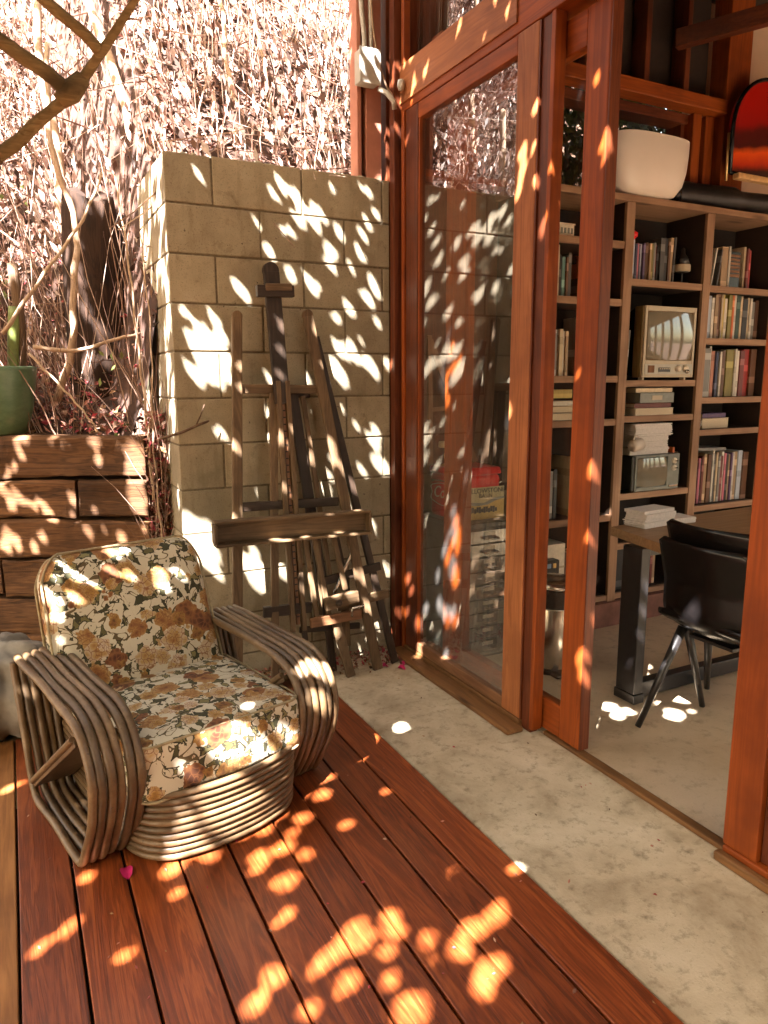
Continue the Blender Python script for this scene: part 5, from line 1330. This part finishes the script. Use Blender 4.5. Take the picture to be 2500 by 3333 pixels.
g = MB(); g.lathe([(0.022, 0), (0.024, 0.02), (0.016, 0.05), (0.024, 0.08), (0.020, 0.12), (0.012, 0.145), (0.018, 0.165), (0.022, 0.19), (0.014, 0.215), (0.0, 0.22)], (3.045, 3.04, 1.930), 18); g.build('body', M['cream'], fg, smooth=True)
g = MB(); g.lathe([(0.020, 0), (0.034, 0.012), (0.036, 0.03), (0.018, 0.042), (0.0, 0.045)], (3.052, 3.04, 2.140), 18); g.build('cap', M['redtin'], fg, smooth=True)
ln = thing('table_lantern', 'small dark metal lantern with a cream band at the right of the upper middle shelf', 'lantern', (3.455, 3.04, 1.929))
g = MB(); g.lathe([(0.038, 0), (0.036, 0.005), (0.005, 0.008), (0.005, 0.055), (0.02, 0.06), (0.038, 0.062), (0.036, 0.064)], (3.455, 3.04, 1.930), 20); g.build('stand', M['blackm'], ln, smooth=False)
g = MB(); g.lathe([(0.040, 0), (0.044, 0.004), (0.044, 0.036), (0.040, 0.040)], (3.455, 3.04, 1.9945), 24); g.build('cream_band', M['cream'], ln)
g = MB(); g.lathe([(0.040, 0), (0.026, 0.04), (0.012, 0.055), (0.010, 0.085), (0.0, 0.09)], (3.455, 3.04, 2.035), 20); g.build('cap', M['blackm'], ln, smooth=True)
wb = thing('wicker_box', 'dark box with a cream slatted front between books on the upper right shelf', 'box', (3.90, 3.08, 1.926))
g = MB(); g.box(3.86, 3.965, 3.06, 3.22, 1.9265, 2.14); g.build('box_body', M['black'], wb, bevel=0.003)
g = MB()
for k in range(5): g.box(3.868, 3.957, 3.055, 3.0595, 2.02 + k * 0.022, 2.034 + k * 0.022)
g.box(3.868, 3.957, 3.055, 3.0595, 1.995, 2.012); g.build('slats', M['tanX'], wb)
sv = thing('silver_cup', 'small shiny cup left of the flat books on the fourth shelf of the right bay', 'cup', (3.65, 3.03, 1.101))
g = MB(); g.lathe([(0.012, 0), (0.016, 0.004), (0.012, 0.012), (0.020, 0.03), (0.022, 0.055), (0.020, 0.055), (0.016, 0.03)], (3.655, 3.03, 1.102), 18); g.build('cup_body', M['chrome'], sv, smooth=True)
g = MB(); g.tube(spline([(3.676, 3.03, 1.15), (3.69, 3.03, 1.145), (3.688, 3.03, 1.125), (3.674, 3.03, 1.12)], 4), 0.0025, 6); g.build('handle', M['chrome'], sv, smooth=True)

# ------------------------------------------------------------------ televisions
tv = thing('television', 'large old television with a cream surround and two dials in the middle of the bookcase', 'television', (3.30, 3.03, 1.393))
X0t, X1t, Z0t, Z1t, YT = 3.105, 3.500, 1.408, 1.792, 2.955
g = MB(); g.box(X0t - 0.006, X1t + 0.002, YT + 0.012, YT + 0.075, Z0t, Z1t); g.build('cabinet_shell', M['goldwood'], tv, bevel=0.006)
g = MB(); g.add([(X0t, YT + 0.0755, Z0t + 0.005), (X1t, YT + 0.0755, Z0t + 0.005), (X1t, YT + 0.0755, Z1t - 0.005), (X0t, YT + 0.0755, Z1t - 0.005), (X0t + 0.08, YT + 0.29, Z0t + 0.04), (X1t - 0.08, YT + 0.29, Z0t + 0.04), (X1t - 0.08, YT + 0.29, Z1t - 0.06), (X0t + 0.08, YT + 0.29, Z1t - 0.06)], [(0, 3, 2, 1), (4, 5, 6, 7), (0, 1, 5, 4), (1, 2, 6, 5), (2, 3, 7, 6), (3, 0, 4, 7)]); g.build('back_shell', M['black'], tv, bevel=0.005)
def ring(x0, x1, z0, z1, ix0, ix1, iz0, iz1, y0, y1):
    g = MB(); g.box(x0, ix0, y0, y1, z0, z1); g.box(ix1, x1, y0, y1, z0, z1); g.box(ix0 + .0002, ix1 - .0002, y0, y1, iz1, z1); g.box(ix0 + .0002, ix1 - .0002, y0, y1, z0, iz0); return g
ring(X0t, X1t, Z0t, Z1t, X0t + 0.018, X1t - 0.018, 1.502, Z1t - 0.028, YT, YT + 0.011).build('surround', M['cream'], tv, bevel=0.003)
def screen(x0, x1, z0, z1, y, bulge):
    g = MB(); n = 16; vs = []
    for i in range(n + 1):
        for j in range(n + 1):
            a, b = 2 * i / n - 1, 2 * j / n - 1
            sx = a * (1 - 0.05 * b * b); sz = b * (1 - 0.06 * a * a)
            vs.append(((x0 + x1) / 2 + sx * (x1 - x0) / 2, y - bulge * (1 - a * a * 0.6 - b * b * 0.4), (z0 + z1) / 2 + sz * (z1 - z0) / 2))
    g.add(vs, [(i * (n + 1) + j, (i + 1) * (n + 1) + j, (i + 1) * (n + 1) + j + 1, i * (n + 1) + j + 1) for i in range(n) for j in range(n)])
    return g
screen(X0t + 0.019, X1t - 0.019, 1.503, Z1t - 0.029, YT + 0.006, 0.022).build('screen', M['screen'], tv, smooth=True)
g = MB(); g.box(X0t + 0.012, X1t - 0.012, YT - 0.003, YT - 0.0005, 1.426, 1.480); g.build('control_panel', M['graybox'], tv, bevel=0.001)
g = MB()
for k in range(9): g.box(X0t + 0.035 + k * 0.0055, X0t + 0.038 + k * 0.0055, YT - 0.006, YT - 0.0033, 1.434, 1.473)
g.build('speaker_grille', M['tanZ'], tv)
g = MB(); g.box(X0t + 0.115, X0t + 0.205, YT - 0.007, YT - 0.0033, 1.438, 1.462)
g.build('tuning_window', M['blackm'], tv, bevel=0.001)
g = MB()
for k in range(5): g.box(X0t + 0.120 + k * 0.017, X0t + 0.131 + k * 0.017, YT - 0.0085, YT - 0.0073, 1.452, 1.459)
g.build('tuning_marks', M['cream'], tv)
for dx, dz in ((0.265, 1.456), (0.325, 1.458), (0.322, 1.440)):
    r = 0.019 if dz > 1.45 else 0.012
    g = MB(); g.lathe([(0.0, 0), (r, 0), (r * 0.9, 0.010), (r * 0.5, 0.018), (0.0, 0.019)], (0, 0, 0), 20)
    g.build('dial', M['offwhite'] if dz > 1.45 else M['chrome'], tv, xf=Matrix.Translation((X0t + dx, YT - 0.0033 - (0.0 if dz > 1.45 else 0.012), dz)) @ Matrix.Rotation(pi / 2, 4, 'X'), smooth=True)
for x in (X0t + 0.02, X1t - 0.05):
    g = MB(); g.box(x, x + 0.014, YT + 0.02, YT + 0.05, 1.394, 1.4075); g.build('foot', M['cream'], tv)
tv2 = thing('television', 'small olive grey portable television with a stack of papers on top of it', 'television', (3.26, 3.03, 0.762))
X0t, X1t, Z0t, Z1t = 3.095, 3.440, 0.772, 0.975
g = MB(); g.box(X0t - 0.01, X1t, YT + 0.012, YT + 0.22, Z0t, Z1t); g.build('cabinet_shell', M['cab'], tv2, bevel=0.01)
ring(X0t, X1t, Z0t, Z1t, X0t + 0.012, X1t - 0.095, Z0t + 0.022, Z1t - 0.014, YT, YT + 0.011).build('surround', M['greym'], tv2, bevel=0.003)
screen(X0t + 0.013, X1t - 0.096, Z0t + 0.023, Z1t - 0.015, YT + 0.006, 0.018).build('screen', M['screen'], tv2, smooth=True)
for dz in (0.935, 0.895):
    g = MB(); g.lathe([(0.0, 0), (0.018, 0), (0.017, 0.008), (0.006, 0.012), (0.005, 0.02), (0.0, 0.02)], (0, 0, 0), 22)
    d_ = g.build('dial', M['offwhite'], tv2, xf=Matrix.Translation((X1t - 0.045, YT - 0.0005, dz)) @ Matrix.Rotation(pi / 2, 4, 'X'), smooth=False)
    g = MB(); g.box(X1t - 0.052, X1t - 0.038, YT - 0.0245, YT - 0.021, dz - 0.003, dz + 0.003); g.build('pointer', M['black'], d_)
g = MB(); g.box(X1t - 0.082, X1t - 0.012, YT - 0.008, YT - 0.0004, 0.785, 0.797); g.build('badge_strip', M['chrome'], tv2, bevel=0.001)
def paperstack(name, x0, x1, y0, y1, z0, h_, label, n=22, jit=0.006, yaw=0):
    t_ = thing(name, label, 'papers', ((x0 + x1) / 2, (y0 + y1) / 2, z0), yaw)
    LOCAL.add(t_.name)
    g = MB(); hh = h_ / n; hx_, hy_ = (x1 - x0) / 2, (y1 - y0) / 2
    for k in range(n):
        a, b = RND.uniform(-jit, jit), RND.uniform(-jit, jit)
        g.box(-hx_ + a, hx_ + a, -hy_ + b, hy_ + b, k * hh + 0.0006, (k + 1) * hh)
    g.build('sheets', M['paper'], t_)
    return t_
paperstack('paper_stack', 3.085, 3.385, 2.99, 3.18, 0.976, 0.040, 'lowest white folder of papers lying directly on the small television', 5, 0.004)
paperstack('paper_stack', 3.120, 3.375, 2.99, 3.18, 1.017, 0.062, 'middle stack of creased white papers above the small television', 12, 0.006)
paperstack('paper_stack', 3.110, 3.395, 2.985, 3.18, 1.080, 0.070, 'topmost stack of creased white papers above the small television', 12, 0.006)
cp = thing('white_mug', 'white mug tipped against the paper stack on the small television', 'mug', (3.075, 2.99, 0.98))
g = MB(); g.lathe([(0.030, 0), (0.034, 0.01), (0.035, 0.07), (0.031, 0.07), (0.030, 0.015)], (0, 0, 0), 22); g.build('mug_body', M['white'], cp, smooth=True, xf=Matrix.Translation((3.065, 2.965, 1.03)) @ Matrix.Rotation(radians(80), 4, 'Y'))
g = MB(); g.tube(spline([(3.075, 2.965, 1.062), (3.085, 2.965, 1.085), (3.11, 2.965, 1.083), (3.118, 2.965, 1.062)], 4), 0.005, 8); g.build('handle', M['white'], cp, smooth=True)
dk = thing('dark_vase', 'dark tall vase in the shadow right of the small television', 'vase', (3.51, 3.05, 0.763))
g = MB(); g.lathe([(0.022, 0), (0.03, 0.05), (0.024, 0.12), (0.012, 0.17), (0.016, 0.20), (0.012, 0.20)], (3.515, 3.05, 0.764), 18); g.build('vase_body', M['blackm'], dk, smooth=True)
g = MB(); g.lathe([(0.016, 0), (0.018, 0.004), (0.016, 0.008)], (3.515, 3.05, 0.966), 16); g.build('rim', M['chrome'], dk)

# ------------------------------------------------------------------ things on top of the bookcase
bw_ = thing('white_bowl', 'large smooth white oblong bowl on top of the bookcase', 'bowl', (3.05, 3.05, 2.344))
def sup(a, n=3.2): return (math.copysign(abs(cos(a)) ** (2 / n), cos(a)), math.copysign(abs(sin(a)) ** (2 / n), sin(a)))
g = MB(); prof = [(0.30, 0.0), (0.52, 0.004), (0.73, 0.020), (0.89, 0.070), (0.965, 0.14), (0.995, 0.22), (1.0, 0.285), (0.985, 0.292), (0.965, 0.285), (0.96, 0.24), (0.90, 0.09), (0.70, 0.03), (0.3, 0.02)]
N = 56; vs = []; 
for r, z in prof:
    for k in range(N):
        sx, sy = sup(2 * pi * k / N); vs.append((3.115 + 0.265 * r * sx, 3.045 + 0.135 * r * sy, 2.344 + z))
fs = [(i * N + k, i * N + (k + 1) % N, (i + 1) * N + (k + 1) % N, (i + 1) * N + k) for i in range(len(prof) - 1) for k in range(N)]
fs += [tuple(range(N - 1, -1, -1)), tuple((len(prof) - 1) * N + k for k in range(N))]
g.add(vs, fs); g.build('bowl_body', M['white'], bw_, smooth=True)
g = MB(); g.tube([(3.115 + 0.260 * sup(2 * pi * k / 40)[0], 3.045 + 0.132 * sup(2 * pi * k / 40)[1], 2.634) for k in range(41)], 0.005, 7); g.build('rim', M['white'], bw_, smooth=True)
cs = thing('instrument_case', 'black padded tube-like case lying on top of the bookcase right of the bowl', 'case', (3.80, 3.04, 2.344))
g = MB(); g.tube(spline([(3.44, 3.12, 2.42), (3.50, 3.10, 2.42), (3.80, 3.03, 2.41), (4.08, 2.97, 2.402)], 6), [0.075] * 7 + [0.070] * 6 + [0.052] * 6, 14); g.build('case_body', M['blackm'], cs, smooth=True)
g = MB(); g.tube([(4.075, 2.971, 2.402), (4.10, 2.965, 2.401), (4.112, 2.962, 2.401)], [0.053, 0.045, 0.02], 14); g.build('end_cap', M['black'], cs, smooth=True)
g = MB(); g.tube([(3.405, 3.13, 2.425), (3.44, 3.12, 2.42)], [0.07, 0.076], 14); g.build('end_cap', M['black'], cs, smooth=True)
# striped arched panel hanging near the right edge
ap = thing('arched_panel', 'red and orange striped arched panel with dark rim, high at the right edge', 'decorative panel', (3.98, 3.02, 2.5))
def arch(hx_, z0, z1, n=26):
    pts = [(-hx_, z0), (hx_, z0)]
    for k in range(n + 1):
        a = pi * k / n; pts.append((hx_ * cos(a), z0 + 0.22 + (z1 - z0 - 0.22) * max(0.0, sin(a)) ** 0.9))
    return pts
g = MB(); g.prism([(x + 4.03, z) for x, z in arch(0.305, 2.545, 3.06)], 'Y', 2.985, 3.02); g.build('panel_face', M['stripes'], ap, bevel=0.003)
g = MB(); pts = [Vector((x + 4.03, 2.985, z)) for x, z in arch(0.310, 2.54, 3.066)]; pts.append(pts[0]); g.tube(pts, 0.011, 8); g.build('rim', M['black'], ap, smooth=True)
g = MB(); g.box(3.73, 4.34, 2.93, 2.975, 2.500, 2.532); g.build('ledge', M['rim'], ap, bevel=0.006)
g = MB(); g.tube([(3.712, 3.0, 2.50), (3.708, 3.0, 2.75)], 0.008, 8); g.build('side_rod', M['gold'], ap, smooth=True)

# ================================================================== DESK
ds = thing('desk', 'wooden topped desk on a black H-shaped steel frame inside the room', 'desk', (2.9, 2.2, 0))
g = MB(); g.prism([(2.262, 1.86), (3.72, 1.86), (3.72, 2.466), (2.385, 2.405)], 'Z', 0.700, 0.742); g.build('desk_top', M['desk'], ds, bevel=0.004)
for x in (2.310, 3.55):
    g = MB(); g.box(x, x + 0.050, 2.143, 2.251, 0.045, 0.698); g.build('leg', M['blackm'], ds, bevel=0.003)
    g = MB(); g.box(x - 0.008, x + 0.063, 1.90, 2.44, 0.002, 0.044) if x > 3 else g.box(x - 0.004, x + 0.056, 2.137, 2.257, 0.002, 0.044); g.build('foot', M['blackm'], ds, bevel=0.003)
g = MB(); g.box(2.368, 3.54, 2.165, 2.215, 0.012, 0.082); g.build('stretcher', M['blackm'], ds, bevel=0.003)
g = MB(); g.box(2.36, 3.66, 2.15, 2.21, 0.662, 0.698); g.build('top_beam', M['blackm'], ds)
paperstack('paper_stack', 2.455, 2.665, 2.29, 2.40, 0.743, 0.078, 'crumpled stack of white papers on the far corner of the desk', 16, 0.008, 0.1)
paperstack('paper_stack', 2.675, 2.80, 2.29, 2.40, 0.743, 0.026, 'low white notebook beside the paper stack on the desk', 5, 0.003, -0.1)

# ================================================================== BLACK CHAIR
ck = thing('shell_chair', 'black moulded shell chair on thin splayed legs in front of the desk', 'chair', (2.42, 1.80, 0))
def shell(x0, y0, y1, z0, z1, curve, thick, r=0.06, n=18, topcurve=0.0):
    g = MB(); vs = []
    for sgn in (0, 1):
        for i in range(n + 1):
            for j in range(n + 1):
                a, b = 2 * i / n - 1, 2 * j / n - 1
                # rounded rectangle
                k = 0.14
                ax = max(0, abs(b) - (1 - k)) / k; sh = 1 - 0.14 * (1 - sqrt(max(0, 1 - ax * ax))) if b > 0 else 1 - 0.10 * (1 - sqrt(max(0, 1 - ax * ax)))
                yy = (y0 + y1) / 2 + a * sh * (y1 - y0) / 2
                zz = (z0 + z1) / 2 + b * (z1 - z0) / 2 - topcurve * a * a * max(0, b)
                xx = x0 + curve * a * a + sgn * thick - 0.05 * (b if b > 0 else 0) * 1.0 + 0.06 * (max(0, -b - 0.5) ** 2) * 4 * 0.6
                vs.append((xx, yy, zz))
    q = (n + 1) ** 2
    fs = [(i * (n + 1) + j, (i + 1) * (n + 1) + j, (i + 1) * (n + 1) + j + 1, i * (n + 1) + j + 1) for i in range(n) for j in range(n)]
    fs += [tuple(q + v_ for v_ in reversed(f)) for f in fs[:]]
    edge = [(i * (n + 1)) for i in range(n + 1)] + [n * (n + 1) + j for j in range(1, n + 1)] + [i * (n + 1) + n for i in range(n - 1, -1, -1)] + [j for j in range(n - 1, 0, -1)]
    fs += [(edge[k], edge[(k + 1) % len(edge)], edge[(k + 1) % len(edge)] + q, edge[k] + q) for k in range(len(edge))]
    g.add(vs, fs); return g
shell(2.225, 1.585, 1.985, 0.445, 0.800, 0.045, 0.010, topcurve=0.0).build('backrest', M['black'], ck, smooth=True)
shell(2.240, 1.580, 1.970, 0.56, 0.868, 0.047, 0.010).build('back_pad', M['black'], ck, smooth=True)
g = softbox(0.215, 0.205, 0.020, 0.018, 0.0, 10); g.v = [(x, y, z + 0.06 * (x / 0.215) ** 2 * (1 if x < 0 else -0.4)) for x, y, z in g.v]
weld(g.build('seat', M['black'], ck, smooth=True, xf=Matrix.Translation((2.455, 1.785, 0.435))))
for (tx, ty), (fx_, fy_) in (((2.33, 1.93), (2.173, 1.985)), ((2.37, 1.945), (2.565, 1.995)), ((2.47, 1.92), (2.738, 2.113)), ((2.42, 1.64), (2.36, 1.585))):
    g = MB(); g.tube([(tx, ty, 0.42), (fx_, fy_, 0.003)], [0.019, 0.012], 12); g.build('leg', M['blackm'], ck, smooth=True)
g = MB(); g.bar((2.33, 1.80, 0.395), (2.57, 1.80, 0.395), 0.20, 0.012, (0, 0, 1)); g.build('seat_frame', M['blackm'], ck)

# ================================================================== PEDAL BIN
tb = thing('pedal_bin', 'tall brushed steel pedal bin with a black collar between the door frames', 'bin', (2.30, 2.62, 0))
g = MB(); g.lathe([(0.130, 0.0), (0.133, 0.005), (0.133, 0.024), (0.130, 0.026)], (2.285, 2.66, 0.001), 40); g.build('base_ring', M['black'], tb)
g = MB(); g.lathe([(0.128, 0.0), (0.130, 0.005), (0.130, 0.295), (0.128, 0.30)], (2.285, 2.66, 0.028), 40); g.build('bin_body', M['chrome'], tb, smooth=False)
for p in tb.children[-1].data.polygons: p.use_smooth = abs(p.normal.z) < 0.3
g = MB(); g.lathe([(0.131, 0.0), (0.133, 0.004), (0.133, 0.085), (0.129, 0.088)], (2.285, 2.66, 0.330), 40); g.build('collar', M['black'], tb)
g = MB(); g.lathe([(0.130, 0.0), (0.130, 0.012), (0.10, 0.030), (0.05, 0.038), (0.0, 0.040)], (2.285, 2.66, 0.420), 40); g.build('lid', M['chrome'], tb, smooth=True)
g = MB(); g.box(2.19, 2.23, 2.50, 2.55, 0.006, 0.016); g.build('pedal', M['black'], tb, bevel=0.002)
# things low in the left bay
t_ = thing('white_box', 'white carton on the bottom shelf of the left bay behind the pedal bin', 'box', (2.55, 3.08, 0.18))
g = MB(); g.box(2.43, 2.70, 3.06, 3.24, 0.18, 0.50); g.build('carton_body', M['offwhite'], t_, bevel=0.003)
g = MB(); g.box(2.43, 2.70, 3.0585, 3.0596, 0.36, 0.372); g.build('tape', M['cream'], t_)
t_ = thing('camera_case', 'small black case with blue and gold fittings in front of the white carton', 'case', (2.50, 3.02, 0.18))
g = MB(); g.box(2.43, 2.61, 2.995, 3.052, 0.18, 0.43); g.build('case_body', M['blackm'], t_, bevel=0.008)
g = MB(); g.box(2.52, 2.545, 2.988, 2.994, 0.39, 0.415); g.build('blue_fitting', M['blueplastic'] if 'blueplastic' in M else BM['blue'], t_, bevel=0.002)
g = MB(); g.box(2.56, 2.58, 2.988, 2.994, 0.388, 0.414); g.build('gold_fitting', M['gold'], t_, bevel=0.002)
# ================================================================== FILING CABINET, COOLER, SIGN
fc = thing('filing_cabinet', 'dark steel card filing cabinet with bright drawer handles behind the window glass', 'cabinet', (2.06, 3.07, 0))
g = MB(); g.box(1.905, 2.235, 2.905, 3.24, 0.012, 0.680); g.build('cabinet_body', M['cab'], fc, bevel=0.006)
g = MB(); g.box(1.895, 2.245, 2.895, 3.25, 0.6805, 0.705); g.build('cabinet_top', M['cab'], fc, bevel=0.004)
for k in range(9):
    z = 0.030 + k * 0.0715
    g = MB(); g.box(1.925, 2.215, 2.896, 2.9045, z, z + 0.066); d_ = g.build('drawer', M['cabf'], fc, bevel=0.003)
    g = MB(); g.tube([(2.03, 2.894, z + 0.028), (2.03, 2.872, z + 0.026), (2.105, 2.872, z + 0.026), (2.105, 2.894, z + 0.028)], 0.006, 8); g.build('handle', M['chrome'], d_, smooth=True)
    g = MB(); g.box(2.035, 2.10, 2.892, 2.8955, z + 0.040, z + 0.058); g.build('label_holder', M['offwhite'], d_)
g = MB(); g.box(1.91, 2.23, 2.91, 3.235, 0.0, 0.0115); g.build('plinth', M['black'], fc)
BEFORE = set(bpy.data.objects)
cl = thing('cool_box', 'red enamel picnic cooler with a script badge standing on the filing cabinet', 'cool box', (2.07, 3.10, 0.76))
g = MB(); g.box(1.925, 2.19, 2.985, 3.235, 0.7615, 0.985); g.build('box_body', M['redtin'], cl, bevel=0.018)
g = MB(); g.prism([(2.978, 0.986), (3.242, 0.986), (3.225, 1.022), (2.995, 1.022)], 'X', 1.918, 2.197); g.build('lid', M['redtin'], cl, bevel=0.010)
g = MB(); g.tube(spline([(2.192, 3.02, 0.93), (2.222, 3.02, 0.945), (2.228, 3.11, 0.95), (2.222, 3.20, 0.945), (2.192, 3.20, 0.93)], 5), 0.006, 8); g.build('handle', M['chrome'], cl, smooth=True)
g = MB(); g.tube(spline([(1.924, 3.02, 0.94), (1.91, 3.03, 0.95), (1.906, 3.11, 0.955), (1.91, 3.19, 0.95), (1.924, 3.20, 0.94)], 5), 0.005, 8); g.build('handle', M['chrome'], cl, smooth=True)
# fish tail badge on the left side, white outline and script
out_ = [(3.225, 0.915), (3.215, 0.885), (3.225, 0.850), (3.17, 0.832), (3.11, 0.825), (3.05, 0.832), (2.995, 0.850), (3.005, 0.885), (2.995, 0.915), (3.05, 0.932), (3.11, 0.938), (3.17, 0.932)]
g = MB(); pts = spline([(1.9245, y, z) for y, z in out_], 4, True); pts.append(pts[0]); g.tube(pts, 0.0022, 6); g.build('badge_outline', M['offwhite'], cl, smooth=True)
MW = Matrix.Translation((1.9243, 3.11, 0.862)) @ Matrix(((0, 0, -1, 0), (-1, 0, 0, 0), (0, 1, 0, 0), (0, 0, 0, 1)))
text_mesh('Coca', 'badge_script', M['offwhite'], 0.088, MW, cl, 0.35)
sg = thing('tin_sign', 'cream and yellow tin sign with black lettering leaning on the front of the red cooler', 'sign', (2.09, 2.97, 0.76))
g = MB(); g.box(1.965, 2.205, 2.972, 2.977, 0.762, 0.925); g.build('sign_plate', M['signcream'], sg, bevel=0.001)
g = MB(); g.prism([(1.966, 0.763), (2.204, 0.763), (2.204, 0.862), (2.15, 0.852), (2.10, 0.835), (2.04, 0.832), (1.966, 0.842)], 'Y', 2.9695, 2.9715); g.build('yellow_field', plain('sign_yellow', (0.52, 0.36, 0.10), 0.5), sg)
g = MB(); g.prism([(1.966, 0.843), (2.04, 0.833), (2.10, 0.836), (2.15, 0.853), (2.204, 0.863), (2.204, 0.872), (2.14, 0.868), (2.08, 0.846), (2.03, 0.850), (1.966, 0.856)], 'Y', 2.968, 2.9692); g.build('hill_line', M['greym'], sg)
MWs = Matrix(((1, 0, 0, 0), (0, 0, -1, 0), (0, 1, 0, 0), (0, 0, 0, 1)))
text_mesh('YELLOWSTONE', 'lettering', M['signink'], 0.034, Matrix.Translation((2.088, 2.9708, 0.896)) @ MWs, sg)
text_mesh('BASIN', 'lettering', M['signink'], 0.030, Matrix.Translation((2.092, 2.9708, 0.872)) @ MWs, sg)
g = MB()
for k in range(13): 
    x = 1.98 + k * 0.014; h_ = 0.012 + 0.010 * abs(sin(k * 2.1)); g.box(x, x + 0.011, 2.966, 2.9688, 0.800 - (0.004 if k % 2 else 0), 0.806 + h_)
g.build('tree_silhouette', M['signink'], sg)
lp = thing('small_lamp', 'small brass lamp with a white shade on the red cooler', 'lamp', (1.975, 3.14, 1.023))
g = MB(); g.lathe([(0.035, 0), (0.036, 0.006), (0.012, 0.014), (0.022, 0.035), (0.026, 0.055), (0.014, 0.075), (0.006, 0.085), (0.006, 0.10)], (1.975, 3.14, 1.0235), 20); g.build('lamp_base', M['gold'], lp, smooth=True)
g = MB(); g.lathe([(0.052, 0), (0.050, 0.028), (0.047, 0.028), (0.049, 0.0)], (1.975, 3.14, 1.118), 24); g.build('lamp_shade', M['lampshade'], lp, smooth=True)
for o_ in set(bpy.data.objects) - BEFORE:
    if o_.parent is None: o_.location.z -= 0.0548
tp = thing('folding_stand', 'pale wooden folding A-frame stand above the red cooler behind the glass', 'stand', (2.0, 3.20, 1.02))
for a, b, w_ in (((1.905, 3.22, 1.62), (1.897, 3.19, 0.969), 0.026), ((1.915, 3.235, 1.60), (2.185, 3.21, 0.969), 0.034)):
    g = MB(); g.bar(a, b, w_, 0.016); g.build('leg', M['tanZ'], tp, bevel=0.003)
g = MB(); g.bar((1.90, 3.205, 1.25), (2.075, 3.215, 1.26), 0.02, 0.010); g.build('cross_brace', M['tanX'], tp)
